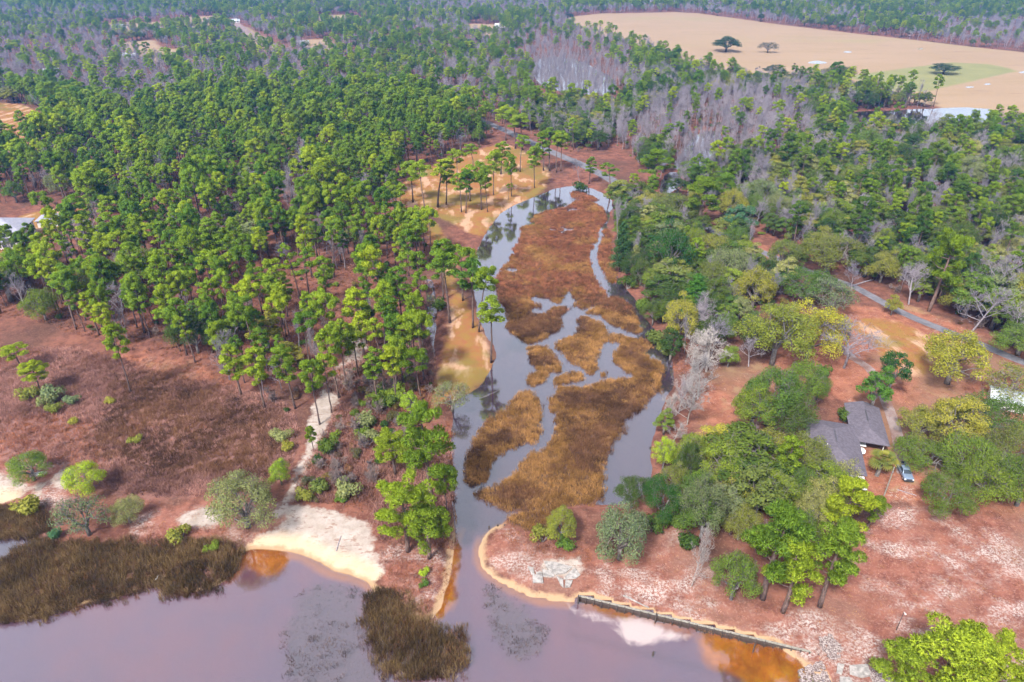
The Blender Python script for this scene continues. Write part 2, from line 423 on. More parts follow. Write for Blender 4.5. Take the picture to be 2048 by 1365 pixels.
def tube(pts, rad, n=6, cap=True):
    pts = np.asarray(pts, float); V, F = [], []
    for i, p in enumerate(pts):
        t = pts[min(i+1, len(pts)-1)] - pts[max(i-1, 0)]
        t = t / (np.linalg.norm(t) + 1e-9)
        a = np.cross(t, (0.0, 0, 1) if abs(t[2]) < .9 else (1.0, 0, 0)); a /= np.linalg.norm(a); b = np.cross(t, a)
        for k in range(n):
            w = 2 * math.pi * k / n
            V.append(p + rad[i] * (math.cos(w) * a + math.sin(w) * b))
    for i in range(len(pts) - 1):
        for k in range(n):
            q = (k + 1) % n
            F.append((i*n+k, i*n+q, (i+1)*n+q, (i+1)*n+k))
    if cap: F.append(tuple(range(len(V) - n, len(V)))); F.append(tuple(range(n - 1, -1, -1)))
    return V, F

# ------------------------------------------------------------------ ground
def graded(lo, a, b, hi, st, g, cap=120.):
    mid = list(np.arange(a, b + st / 2, st))
    up, s, x = [], st, mid[-1]
    while x < hi: s = min(s * g, cap); x += s; up.append(x)
    dn, s, x = [], st, mid[0]
    while x > lo: s = min(s * g, cap); x -= s; dn.append(x)
    return np.array(dn[::-1] + mid + up)
gx = graded(-4500, -112, 128, 4500, 1.0, 1.04)
gy = graded(-400, 58, 335, 7500, 1.0, 1.035)
nx, ny = len(gx), len(gy)
GX, GY = np.meshgrid(gx, gy)
GP = np.stack([GX.ravel(), GY.ravel()], 1)
gz, gsw, gsi = terrain(GP)
me = bpy.data.meshes.new('ground')
me.vertices.add(nx * ny)
me.vertices.foreach_set('co', np.column_stack([GP, gz]).astype(np.float32).ravel())
ii = (np.arange(ny - 1)[:, None] * nx + np.arange(nx - 1)[None]).ravel()
quads = np.stack([ii, ii + 1, ii + nx + 1, ii + nx], 1).astype(np.int32)
def fill_faces(me, F):
    n, k = F.shape
    me.loops.add(n * k); me.loops.foreach_set('vertex_index', F.ravel())
    me.polygons.add(n); me.polygons.foreach_set('loop_start', np.arange(n, dtype=np.int32) * k)
    me.update(calc_edges=True)
fill_faces(me, quads)
me.polygons.foreach_set('use_smooth', np.ones(len(quads), bool))
def put_attr(me, name, val):
    a = me.attributes.new(name, 'FLOAT', 'POINT'); a.data.foreach_set('value', val.astype(np.float32))
far1 = sdmax(GP, opens, 25)
put_attr(me, 'a_water', np.clip(gsw, -15, 15)); put_attr(me, 'a_mud', np.clip(gsi, -8, 8))
dist_trail = linedist(GP, trail)
tw = 1.0 + 1.6 * sm(GP[:, 1], 100, 150)
put_attr(me, 'a_sand', np.clip(np.maximum(np.maximum(sdmax(GP, sand), tw - dist_trail), -9), -8, 8))
put_attr(me, 'a_gold', np.clip(sdmax(GP, gold), -8, 8))
put_attr(me, 'a_field', np.clip(np.maximum(sdmax(GP, field), far1), -20, 20))
put_attr(me, 'a_green', np.clip(sdmax(GP, green), -20, 20))
put_attr(me, 'a_mottle', np.clip(sdmax(GP, mottle), -8, 8))
put_attr(me, 'a_brush', np.clip(sdmax(GP, brush + shore), -8, 8))
put_attr(me, 'a_lawn', np.clip(sdmax(GP, lawn), -8, 8))
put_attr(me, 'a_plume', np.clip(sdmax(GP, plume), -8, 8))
put_attr(me, 'a_drown', np.clip(sdmax(GP, drowned), -8, 8))
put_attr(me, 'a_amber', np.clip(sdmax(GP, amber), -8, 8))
put_attr(me, 'a_bay', np.clip(sdf(GP, bay), -8, 15))
def ground_mat():
    t = NT('ground')
    n1, n2, n3 = t.noise(.045, 4), t.noise(.35, 4, .65), t.noise(2.2, 4, .7)
    def on(name, w, amp, n=n2):
        return t.smooth(t.math('ADD', t.attr(name), t.math('MULTIPLY_ADD', n, amp, -amp / 2)), -w, w)
    litter = t.mix(t.smooth(n2, .35, .65), (.105, .041, .029), (.20, .083, .056))
    litter = t.mix(t.smooth(n1, .42, .62, 0, .75), litter, (.07, .038, .028))
    litter = t.mix(t.smooth(n3, .5, .68, 0, .75), litter, (.22, .12, .088))
    litter = t.mix(t.smooth(t.noise(1.1, 5, .7), .56, .68, 0, .8), litter, (.045, .026, .02))
    col = litter
    brushc = t.mix(n2, (.13, .066, .056), (.24, .125, .105))
    col = t.mix(on('a_brush', 2, 5), col, brushc)
    lawnc = t.mix(t.smooth(n2, .3, .7), (.175, .064, .038), (.285, .115, .072))
    lawnc = t.mix(t.smooth(n3, .5, .72, 0, .6), lawnc, (.36, .20, .145))
    lawnc = t.mix(t.smooth(t.noise(.9, 5, .7), .58, .7, 0, .6), lawnc, (.085, .032, .022))
    lawnc = t.mix(t.math('MULTIPLY', t.smooth(t.noise(.09, 3), .58, .68), t.smooth(t.noise(1.8, 4, .75), .5, .62, 0, .7)), lawnc, (.40, .33, .29))
    dull = t.noise(.035, 4, .6)
    lawnc = t.mix(t.smooth(dull, .45, .62, 0, .75), lawnc, t.mix(n3, (.12, .068, .045), (.21, .135, .085)))
    lawnc = t.mix(t.smooth(t.noise(.05, 4, .65, None, .5), .56, .66, 0, .6), lawnc, (.25, .185, .10))
    col = t.mix(on('a_lawn', 2, 5), col, lawnc)
    goldc = t.mix(t.smooth(n2, .3, .65), (.24, .095, .042), (.22, .125, .035))
    goldc = t.mix(t.smooth(t.noise(.12, 4, .6, t.vscale((1.6, .6, 1))), .5, .62, 0, .9), goldc, (.40, .25, .165))
    goldc = t.mix(t.smooth(n1, .52, .6, 0, .6), goldc, (.135, .115, .028))
    col = t.mix(on('a_gold', 1.5, 4), col, goldc)
    # straw-strewn ground with the white sand showing through
    holes = t.math('MULTIPLY', t.smooth(t.noise(.07, 5, .65, t.vscale((1, 1.5, 1))), .46, .62), t.smooth(t.noise(2.4, 5, .8), .42, .60))
    motc = t.mix(t.smooth(n2, .3, .7), (.135, .050, .036), (.235, .095, .066))
    motc = t.mix(t.smooth(n3, .5, .7, 0, .65), motc, (.32, .18, .14))
    motc = t.mix(t.smooth(t.noise(.8, 5, .7), .58, .7, 0, .6), motc, (.075, .03, .024))
    motc = t.mix(t.math('MULTIPLY', holes, .9), motc, (.42, .37, .345))
    motc = t.mix(t.smooth(dull, .46, .64, 0, .55), motc, t.mix(n3, (.13, .075, .055), (.24, .155, .12)))
    col = t.mix(on('a_mottle', 1.5, 5), col, motc)
    fieldc = t.mix(t.noise(.012, 4, .6, t.vscale((.6, 1.6, 1))), (.235, .16, .095), (.30, .215, .14))
    fieldc = t.mix(t.smooth(t.noise(.006, 3, .5, t.vscale((.7, 1.6, 1))), .52, .72, 0, .7), fieldc, (.23, .205, .08))
    fieldc = t.mix(t.smooth(t.noise(.02, 5, .65, t.vscale((.5, 2.2, 1))), .5, .66, 0, .55), fieldc, (.24, .17, .09))
    fieldc = t.mix(t.smooth(t.noise(.05, 5, .7, t.vscale((.4, 2.0, 1))), .58, .7, 0, .5), fieldc, (.17, .10, .07))
    col = t.mix(on('a_field', 4, 10, n1), col, fieldc)
    col = t.mix(t.math('MULTIPLY', on('a_green', 3, 6, n1), .9), col, t.mix(n1, (.12, .14, .055), (.23, .22, .09)))
    sandc = t.mix(t.smooth(n2, .3, .75), (.37, .32, .285), (.25, .205, .17))
    wrack = t.math('MAXIMUM', t.math('MULTIPLY', t.smooth(t.noise(.55, 5, .72, t.vscale((1, 2.4, 1))), .55, .62), .75), t.smooth(t.noise(2.6, 4, .7), .55, .75, 0, .35))
    sandc = t.mix(wrack, sandc, (.20, .12, .09))
    zz = t.node('ShaderNodeSeparateXYZ'); t.l.new(t.pos(), zz.inputs[0])
    sandc = t.mix(t.math('MULTIPLY', t.smooth(zz.outputs['Z'], .55, .12), .8), sandc, (.50, .37, .23))
    edge_n = t.noise(.22, 6, .72)
    col = t.mix(on('a_sand', .7, 7.5, edge_n), col, sandc)
    # damp tan sand along the waterline
    wet = t.smooth(t.math('ADD', t.attr('a_water'), t.math('MULTIPLY_ADD', n2, 3.4, -1.7)), -1.5, -.3)
    wet = t.math('MULTIPLY', wet, t.smooth(t.attr('a_bay'), -7, -4))
    col = t.mix(wet, col, t.mix(n2, (.38, .27, .17), (.30, .185, .10)))
    col = t.mix(on('a_mud', .6, 1.5), col, t.mix(n2, (.06, .036, .024), (.12, .066, .04)))
    # the bed: tea-stained sand in the shallows, red-brown silt further out
    z = t.node('ShaderNodeSeparateXYZ'); t.l.new(t.pos(), z.inputs[0]); z = z.outputs['Z']
    deep = t.smooth(t.math('MULTIPLY_ADD', n2, .08, z), .0, -.17)
    deep = t.math('MAXIMUM', deep, t.smooth(t.math('MAXIMUM', t.attr('a_sand'), t.attr('a_mottle')), -5, -8))
    bed = t.mix(deep, (.30, .12, .035), t.mix(t.smooth(t.noise(.05, 3), .35, .65), (.13, .062, .088), (.092, .058, .10)))
    bed = t.mix(t.math('MULTIPLY', t.smooth(t.attr('a_bay'), 2, -2), .75), bed, (.030, .027, .042))
    bed = t.mix(t.smooth(t.math('ADD', t.attr('a_drown'), t.math('MULTIPLY_ADD', t.noise(.5, 5, .7), 6, -3.6)), -1, 2, 0, .8), bed, (.075, .055, .068))
    bed = t.mix(t.smooth(t.math('ADD', t.attr('a_amber'), t.math('MULTIPLY_ADD', n2, 3, -1.5)), -1.2, 1.0), bed, t.mix(t.smooth(n2, .35, .65), (.36, .135, .018), (.22, .075, .014)))  # tannin stain plus the look of glare-free tree reflections, put into the bed
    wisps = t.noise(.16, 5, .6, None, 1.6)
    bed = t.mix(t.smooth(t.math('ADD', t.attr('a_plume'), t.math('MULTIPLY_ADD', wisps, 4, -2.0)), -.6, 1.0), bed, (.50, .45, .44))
    col = t.mix(t.smooth(z, .03, -.03), col, bed)
    return t.pbr(col, .95, t.bump(t.math('ADD', n2, t.math('MULTIPLY', n3, .5)), .5, .25), spec=.1)
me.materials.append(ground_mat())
ground = link('ground', me)
tag(ground, kind='structure')

def water_mat():
    t = NT('water')
    rip = t.math('ADD', t.noise(.9, 4, .6, t.vscale((1, 1.6, 1))), t.math('MULTIPLY', t.noise(.12, 2), 1.5))
    nrm = t.bump(rip, .10, .07)
    # Schlick reflectance, the same from above and from below the surface
    geo = t.node('ShaderNodeNewGeometry'); dt = t.node('ShaderNodeVectorMath', operation='DOT_PRODUCT'); t.l.new(geo.outputs['Incoming'], dt.inputs[0]); t.l.new(nrm, dt.inputs[1])
    fz = t.math('MULTIPLY_ADD', t.math('POWER', t.math('SUBTRACT', 1.0, t.math('ABSOLUTE', dt.outputs['Value'])), 2.6), .9, .19, clamp=True)
    gl = t.node('ShaderNodeBsdfGlossy', {'Color': (1, 1, 1), 'Roughness': .04}); t.l.new(nrm, gl.inputs['Normal'])
    tr = t.node('ShaderNodeBsdfTransparent', {'Color': (.95, .88, .86)})
    m = t.node('ShaderNodeMixShader'); t.l.new(fz, m.inputs[0]); t.l.new(tr.outputs[0], m.inputs[1]); t.l.new(gl.outputs[0], m.inputs[2])
    return t.done(m.outputs[0])
MT['water'] = water_mat()
wb = MB(); wb.add([(-700, -300, 0), (1000, -300, 0), (1000, 1200, 0), (-700, 1200, 0)], [(0, 1, 2, 3)])
water = tag(wb.build('water', MT['water']), kind='structure')

def ribbon(name, line, width, mat, dz=.05, cols=4):
    line = np.asarray(line); t = np.gradient(line, axis=0); t /= np.linalg.norm(t, axis=1)[:, None] + 1e-9
    nrm = np.stack([-t[:, 1], t[:, 0]], 1)
    w = np.broadcast_to(np.asarray(width, float), (len(line),))
    offs = np.linspace(-.5, .5, cols + 1)
    P = line[:, None, :] + nrm[:, None, :] * (offs[None, :, None] * w[:, None, None])
    z = terrain(P.reshape(-1, 2))[0].reshape(len(line), -1)
    z = np.maximum(z, .55).mean(1, keepdims=True) * np.ones_like(z) + dz
    V = np.concatenate([P, z[..., None]], 2).reshape(-1, 3)
    k = cols + 1
    F = [(i*k+j, i*k+j+1, (i+1)*k+j+1, (i+1)*k+j) for i in range(len(line)-1) for j in range(cols)]
    # skirt down both sides so the slab has thickness
    n = len(V); lowL = V[0::k].copy(); lowR = V[cols::k].copy(); lowL[:, 2] -= .5; lowR[:, 2] -= .5
    lowL[:, :2] += nrm * -w[:, None] * .06; lowR[:, :2] += nrm * w[:, None] * .06
    V = np.vstack([V, lowL, lowR]); L = len(line)
    for i in range(L - 1):
        F.append((i*k, (i+1)*k, n+i+1, n+i)); F.append((i*k+cols, n+L+i, n+L+i+1, (i+1)*k+cols))
    m = MB(); m.add(V, F); return tag(m.build(name, mat, smooth=False), kind='structure')
def dense(line, step=2.5):
    d = np.r_[0, np.cumsum(np.linalg.norm(np.diff(line, axis=0), axis=1))]
    s = np.arange(0, d[-1], step); return np.stack([np.interp(s, d, line[:, 0]), np.interp(s, d, line[:, 1])], 1)
MT['asphalt'] = worn('asphalt', (.125, .12, .135), .25, .6, .9)
t = NT('drive_gravel'); n = t.noise(.3, 4)
MT['drive'] = t.pbr(t.mix(t.smooth(n, .35, .65), (.24, .19, .18), (.16, .092, .075)), .95)
rd = dense(road, 3)
wid = 6.0 - 2.6 * sm(-rd[:, 1], -300, -215)
road_o = ribbon('road', rd, wid, MT['asphalt'], .07)
ribbon('driveway', dense(drive, 2), 2.6, MT['drive'], .045)
ribbon('dirt_road', dense(dirt, 12), 13, MT['drive'], .3)

# ------------------------------------------------------------------ plant prototypes (meshes only; linked later)
def npmesh(name, V, F, mats, normals=None, spray=None, fmat=None):
    """V (n,3); F (m,3) triangles or list of faces"""
    me = bpy.data.meshes.new(name)
    if isinstance(F, np.ndarray):
        me.vertices.add(len(V)); me.vertices.foreach_set('co', np.asarray(V, np.float32).ravel())
        fill_faces(me, F.astype(np.int32))
    else:
        me.from_pydata([tuple(v) for v in V], [], F); me.update()
    for m in mats: me.materials.append(m)
    if fmat is not None: me.polygons.foreach_set('material_index', np.asarray(fmat, np.int32))
    if spray is not None: put_attr(me, 'spray', np.asarray(spray))
    if normals is not None:
        me.polygons.foreach_set('use_smooth', np.ones(len(me.polygons), bool))
        me.normals_split_custom_set_from_vertices(normals)
    return me
def unit(v): return v / (np.linalg.norm(v, axis=-1, keepdims=True) + 1e-9)
def sphere_dirs(g, n, zmin=-1.0):
    z = g.uniform(zmin, 1, n); a = g.uniform(0, 2 * math.pi, n); r = np.sqrt(1 - z * z)
    return np.stack([r * np.cos(a), r * np.sin(a), z], 1)
def tufts(g, c, rad, n, blades, length, width, flat=(1, 1, .7), zmin=-.35, fill=.55, up=.5):
    """pine sprays: n bursts of narrow triangles over a puff, pointing outward and up"""
    d = sphere_dirs(g, n, zmin)
    p = c + d * np.array(flat) * rad * g.uniform(fill, 1.0, n)[:, None]
    o = unit(d + np.array([0, 0, up]))
    P = np.repeat(p, blades, 0); O = np.repeat(o, blades, 0)
    dirs = unit(O + g.normal(0, .55, O.shape))
    side = unit(np.cross(dirs, unit(g.normal(0, 1, O.shape))))
    L = length * g.uniform(.7, 1.25, len(P))[:, None]; w = width * g.uniform(.7, 1.2, len(P))[:, None]
    base = P - dirs * L * .35
    V = np.stack([base - side * w * .5, base + side * w * .5, P + dirs * L * .65], 1).reshape(-1, 3)
    N = np.repeat(unit(O * .8 + dirs * .35), 3, 0)
    s = np.repeat(np.repeat(g.uniform(0, 1, n), blades), 3)
    return V, N, s
def leaves(g, c, rad, n, size, flat=(1, 1, .75), zmin=-.4, fill=.6):
    """broad leaf sprays: small quads over a lobe (two triangles each)"""
    d = sphere_dirs(g, n, zmin)
    p = c + d * np.array(flat) * rad * (g.uniform(fill ** 3, 1.0, n) ** (1 / 3))[:, None]
    nn = unit(d * .7 + g.normal(0, .6, d.shape) + np.array([0, 0, .45]))
    a = unit(np.cross(nn, unit(g.normal(0, 1, d.shape)))); b = np.cross(nn, a)
    s = size * g.uniform(.6, 1.3, n)[:, None]
    V = np.stack([p - a * s * .5, p - b * s * .3, p + a * s * .5, p + b * s * .3], 1).reshape(-1, 3)
    N = np.repeat(unit(nn * .5 + d * .7 + np.array([0, 0, .2])), 4, 0)
    sp = np.repeat(np.clip(g.normal(.5, .25, n), 0, 1), 4)
    return V, N, sp
def tri_faces(n): return np.arange(n * 3).reshape(-1, 3)
def quad_tris(n):
    k = np.arange(n)[:, None] * 4
    return np.stack([k + [[0, 1, 2]], k + [[0, 2, 3]]], 1).reshape(-1, 3)
PROTO = {}
def store(kind, trunk, crown, h, w):
    """trunk (V, F list), crown (V, N, s, F) -> meshes trunk, crown and the two joined"""
    tm = npmesh(kind + '_trunk', trunk[0], trunk[1], [trunk[2]])
    tm.polygons.foreach_set('use_smooth', np.ones(len(tm.polygons), bool))
    cm = None
    if crown is not None: cm = npmesh(kind + '_crown', crown[0], crown[3], [crown[4]], crown[1], crown[2])
    PROTO.setdefault(kind, []).append(dict(t=tm, c=cm, h=h, w=w))

def make_pine(seed, h=20., cf=.45, R_=3.3, n_br=17, dens=1.0, bend=.5):
    g = np.random.default_rng(seed); m = MB()
    bx, by = g.normal(0, bend, 2)
    zz = np.linspace(0, 1, 9)
    path = np.stack([bx * zz ** 2 + g.normal(0, .05, 9), by * zz ** 2 + g.normal(0, .05, 9), zz * (h - .6)], 1); path[0, :2] = 0
    path[0, 2] = -.5
    rr = .25 * (1 - zz) ** .8 + .045; rr[0] *= 1.25
    m.tube(path, rr, 7)
    def at(z): return np.array([np.interp(z, path[:, 2], path[:, 0]), np.interp(z, path[:, 2], path[:, 1]), z])
    VV, NN, SS = [], [], []
    z0 = h * (1 - cf)
    az = g.uniform(0, 6.28)
    for k in range(n_br):
        f = (k + .5) / n_br; az += 2.4 + g.normal(0, .35)
        z = z0 + (h - z0) * (f ** .85) * .93
        prof = math.sqrt(max(.03, 1 - (max(0, f - .28) / .74) ** 2)) * (.55 + .45 * min(1, f / .28))
        L = R_ * prof * g.uniform(.72, 1.08)
        a = at(z - L * .25); rise = L * g.uniform(.05, .4)
        e = at(z) + np.array([math.cos(az) * L, math.sin(az) * L, rise - L * .25 * .2])
        mid = (a + e) / 2 + np.array([0, 0, -.12 * L])
        m.tube([a, mid, e], [.075, .05, .02], 4, False)
        pr = g.uniform(1.0, 1.5) * (R_ / 3.3) * (.8 + .3 * prof)
        for c, r_, nn in ((e, pr, 1.0), (mid * .35 + e * .65 + np.array([*g.normal(0, .35, 2), .25]), pr * .8, .6)):
            v, nr, s = tufts(g, c, r_, int(74 * dens * nn * (r_ / 1.0) ** 1.2), 5, .56, .17)
            VV.append(v); NN.append(nr); SS.append(s)
    v, nr, s = tufts(g, at(h - .9), 1.05 * R_ / 3.3, int(85 * dens), 5, .62, .16); VV.append(v); NN.append(nr); SS.append(s)
    # short dead snags under the crown
    for k in range(5):
        z = h * g.uniform(.3, 1 - cf); a = at(z); w = g.uniform(0, 6.28); L = g.uniform(.5, 1.5)
        m.tube([a, a + np.array([math.cos(w) * L, math.sin(w) * L, .25])], [.04, .012], 3, False)
    V = np.vstack(VV)
    store('pine', (m.v, m.f, MT['pine_bark']), (V, np.vstack(NN), np.concatenate(SS), tri_faces(len(V) // 3), MT['needles']), h, 2 * R_ + 1.2)
for i, (cf, R_, nb, b) in enumerate([(.62, 2.5, 22, .2), (.30, 3.6, 10, 1.0), (.42, 2.6, 11, .8), (.52, 3.8, 22, .5), (.44, 3.2, 17, .4), (.36, 2.9, 13, .7), (.50, 3.0, 19, .3), (.40, 3.7, 17, .6), (.33, 3.3, 12, .9), (.55, 2.7, 20, .3), (.46, 3.5, 15, .6), (.40, 3.0, 15, 1.1)]):
    make_pine(100 + i, 20., cf, R_, nb, 1.0, b)

def make_bigpine(seed, h=20., R_=5.5):
    """old spreading pine: long bare grey limbs carrying separate flat puffs"""
    g = np.random.default_rng(seed); m = MB()
    zz = np.linspace(0, 1, 10)
    path = np.stack([g.normal(0, .6) * zz ** 2 + .25 * np.sin(zz * 5), g.normal(0, .6) * zz ** 2, zz * (h - 1)], 1); path[0, 2] = -.5
    m.tube(path, .42 * (1 - zz) ** .75 + .07, 8)
    def at(z): return np.array([np.interp(z, path[:, 2], path[:, 0]), np.interp(z, path[:, 2], path[:, 1]), z])
    VV, NN, SS = [], [], []; az = g.uniform(0, 6)
    for k in range(13):
        f = (k + .3) / 13; az += 2.4 + g.normal(0, .4)
        z = h * (.38 + .58 * f ** .9); L = R_ * g.uniform(.55, 1.0) * (1 - .55 * f ** 2)
        a = at(z - .6); d = np.array([math.cos(az), math.sin(az), 0])
        e = a + d * L + np.array([0, 0, L * g.uniform(.12, .45) + .5]); mid = a + d * L * .5 + np.array([*g.normal(0, .3, 2), L * .05])
        m.tube([a, mid, e], [.13, .085, .03], 5, False)
        for q in range(g.integers(2, 5)):
            tt = g.uniform(.55, 1.05); s_ = mid + (e - mid) * (tt - .5) * 2 if tt > .5 else mid
            c = s_ + np.array([*g.normal(0, .75, 2), g.uniform(.1, .7)])
            m.tube([s_, c], [.035, .015], 3, False)
            r_ = g.uniform(1.0, 1.6)
            v, nr, s = tufts(g, c, r_, int(95 * r_ ** 1.5), 6, .52, .105, (1, 1, .75)); VV.append(v); NN.append(nr); SS.append(s)
    for q in range(5):
        v, nr, s = tufts(g, at(h - 1.1) + np.array([*g.normal(0, .9, 2), g.uniform(-.4, .5)]), 1.1, 110, 6, .52, .105); VV.append(v); NN.append(nr); SS.append(s)
    V = np.vstack(VV)
    store('bigpine', (m.v, m.f, MT['pine_bark']), (V, np.vstack(NN), np.concatenate(SS), tri_faces(len(V) // 3), MT['needles']), h, 2 * R_ * .95)
for i in range(4): make_bigpine(200 + i, 20., [5.2, 5.6, 4.6, 5.0][i])

def limb_path(g, a, b, k=4, wob=.12):
    t = np.linspace(0, 1, k)[:, None]; L = np.linalg.norm(b - a)
    p = a + (b - a) * t; p[1:-1] += g.normal(0, wob * L, (k - 2, 3)) * .6
    p[:, 2] += np.sin(t[:, 0] * math.pi) * L * .06
    return p
def make_oak(seed, h=12., R_=6.5, lobes=34, base=.22, leafn=430, size=.265, kind='oak', dens=1.0, flat=.7):
    g = np.random.default_rng(seed); m = MB()
    th = h * base
    m.tube([(0, 0, -.4), (.05, 0, th * .5), (0, 0, th)], [.5, .38, .36], 8)
    VV, NN, SS = [], [], []
    ends = []
    for k in range(lobes):
        # lobes over an uneven dome
        u = (k + .5) / lobes; phi = math.acos(1 - u * 1.18) if u * 1.18 < 2 else math.pi; az = k * 2.39996 + g.normal(0, .25)
        rr = g.uniform(.72, 1.0) * (1 + .18 * math.sin(az * 2 + seed))
        d = np.array([math.sin(phi) * math.cos(az) * R_, math.sin(phi) * math.sin(az) * R_, math.cos(phi) * (h - th) * .72]) * rr * .80
        c = np.array([0, 0, th + (h - th) * .24]) + d
        c[2] = max(c[2], th * .75)
        r_ = g.uniform(.17, .36) * R_ * (.85 if phi < .9 else 1.0)
        ends.append(c)
        v, nr, s = leaves(g, c, r_, int(leafn * dens * (r_ / (.29 * R_)) ** 2), size, (1, 1, flat), -.55, .25)
        VV.append(v); NN.append(nr); SS.append(s)
    ends = np.array(ends)
    main = []
    for k in range(7):
        a = k * 2 * math.pi / 7 + g.normal(0, .2); L = R_ * .45
        e = np.array([math.cos(a) * L, math.sin(a) * L, th + (h - th) * g.uniform(.18, .5)])
        p = limb_path(g, np.array([0, 0, th * .92]), e, 5); m.tube(p, np.linspace(.24, .10, 5), 6, False); main.append(p)
    for c in ends:
        j = int(np.argmin([np.linalg.norm(p[-1] - c) for p in main])); s_ = main[j][g.integers(2, 5)]
        m.tube(limb_path(g, s_, c, 4), [.09, .07, .045, .02], 4, False)
        for q in range(9):
            e = c + unit(g.normal(0, 1, 3) + np.array([0, 0, .4])) * .34 * R_ * g.uniform(.6, 1.08); m.tube([c * .8 + s_ * .2, (c + e) / 2 + g.normal(0, .15, 3), e], [.035, .022, .012], 3, False)
    V = np.vstack(VV)
    store(kind, (m.v, m.f, MT['oak_bark']), (V, np.vstack(NN), np.concatenate(SS), quad_tris(len(V) // 4), MT['leaves']), h, 2 * R_ * .87)
for i, (h, R_, lb, bs) in enumerate([(11, 6.5, 36, .2), (12, 6.0, 32, .24), (10, 6.8, 38, .2), (13, 5.4, 34, .25), (11, 5.8, 28, .22)]):
    make_oak(300 + i, h, R_, lb, bs)
for i in range(4):   # upright broadleaf crowns of the wet wood
    make_oak(330 + i, 15., [4.2, 3.8, 4.6, 4.0][i], 26, .3, 230, .4, 'tallwood', 1.0, .9)
for i in range(2):   # thin, half-bare crown
    make_oak(350 + i, 11., 5.5, 34, .24, 95, .34, 'thinoak', 1.0, .75)

def make_cone(seed, h=12., R_=2.6):
    g = np.random.default_rng(seed); m = MB()
    m.tube([(0, 0, -.3), (0, 0, h * .5), (0, 0, h * .95)], [.22, .13, .03], 6)
    VV, NN, SS = [], [], []; az = 0
    for k in range(40):
        f = k / 40; az += 2.4; L = R_ * (1 - f) ** .75 * g.uniform(.75, 1.05) + .15; z = h * (.1 + .86 * f)
        e = np.array([math.cos(az) * L, math.sin(az) * L, z]); m.tube([(0, 0, z + .2), tuple(e)], [.04, .012], 3, False)
        for q, r_ in ((1.0, .95), (.55, .9)):
            v, nr, s = leaves(g, e * np.array([q, q, 1]), r_ * (.55 + .6 * (1 - f)), int(95 * (1 - f * .5)), .34, (1, 1, .85), -.6, .4); VV.append(v); NN.append(nr); SS.append(s)
    V = np.vstack(VV)
    store('cone', (m.v, m.f, MT['oak_bark']), (V, np.vstack(NN), np.concatenate(SS), quad_tris(len(V) // 4), MT['leaves']), h, 2 * R_ + 1)
for i in range(2): make_cone(400 + i)

def make_bare(seed, h=14., spread=.42, kind='bare', twig=1.0, lean=0.0, first=.28, nb=7):
    g = np.random.default_rng(seed); m, tw = MB(), MB()
    def grow(p, d, L, r, lev):
        k = 4 if lev < 2 else 3
        pts = [p]; q = p.copy(); dd = d.copy()
        for i in range(k - 1):
            dd = unit(dd + g.normal(0, .16, 3) + np.array([0, 0, .08])); q = q + dd * L / (k - 1); pts.append(q.copy())
        (m if lev < 2 else tw).tube(pts, np.linspace(r, max(r * .45, .016), k), (7, 5, 4, 3, 3)[lev], False)
        if lev >= 4: return
        n = [nb + 4, 5, 5, 3][lev]
        if lev == 3: n = int(round(n * twig))
        for j in range(n):
            f = g.uniform(first, 1.0) if lev == 0 else g.uniform(.3, 1.0)
            i = min(int(f * (k - 1)), k - 2); a = pts[i] + (pts[i + 1] - pts[i]) * (f * (k - 1) - i)
            side = unit(g.normal(0, 1, 3) * np.array([1, 1, .35]))
            nd = unit(d * (.55 if lev else .75) + side * (.9 if lev else spread * 2) + np.array([0, 0, .25]))
            grow(a, nd, L * g.uniform(.4, .62) * (1.15 - .45 * f if lev == 0 else 1), max(r * .42, .02) if lev else r * .36, lev + 1)
    grow(np.array([0, 0, -.3]), unit(np.array([lean, 0, 1.])), h * .72, h * .017, 0)
    A, B = np.array(m.v), np.array(tw.v); s = h / B[:, 2].max(); A *= s; B *= s
    w = 2 * np.percentile(np.hypot(B[:, 0], B[:, 1]), 96)
    mk = MT[{'twigbush': 'twig_bark', 'palebare': 'pale_bark'}.get(kind, 'grey_bark')]
    tm, cm = npmesh(kind + '_trunk', A, m.f, [mk]), npmesh(kind + '_branches', B, tw.f, [mk])
    k = len(A); jm = npmesh(kind + '_far', np.vstack([A, B]), m.f + [tuple(i + k for i in f) for f in tw.f], [mk])
    PROTO.setdefault(kind, []).append(dict(t=tm, c=cm, h=h, w=w, j=jm))
make_bare(500, 14, .42, 'bare', 1.3); make_bare(501, 15, .34, 'bare', 1.3); make_bare(502, 13, .55, 'bare', 1.3, .15); make_bare(503, 14, .6, 'bare', 1.3, -.2, .35, 6)
for q_ in range(3): make_bare(540 + q_, 13, [.45, .6, .5][q_], 'palebare', 2.4, [0, .15, -.15][q_], .15, 8)
make_bare(510, 17, .2, 'snag', .9, 0, .25, 8); make_bare(511, 18, .16, 'snag', .8, .05, .35, 7); make_bare(512, 16, .24, 'snag', .9, -.05, .3, 8)
make_bare(520, 3.0, .45, 'twigbush', .6, 0, .02, 7); make_bare(521, 3.4, .35, 'twigbush', .6, .1, .02, 6)

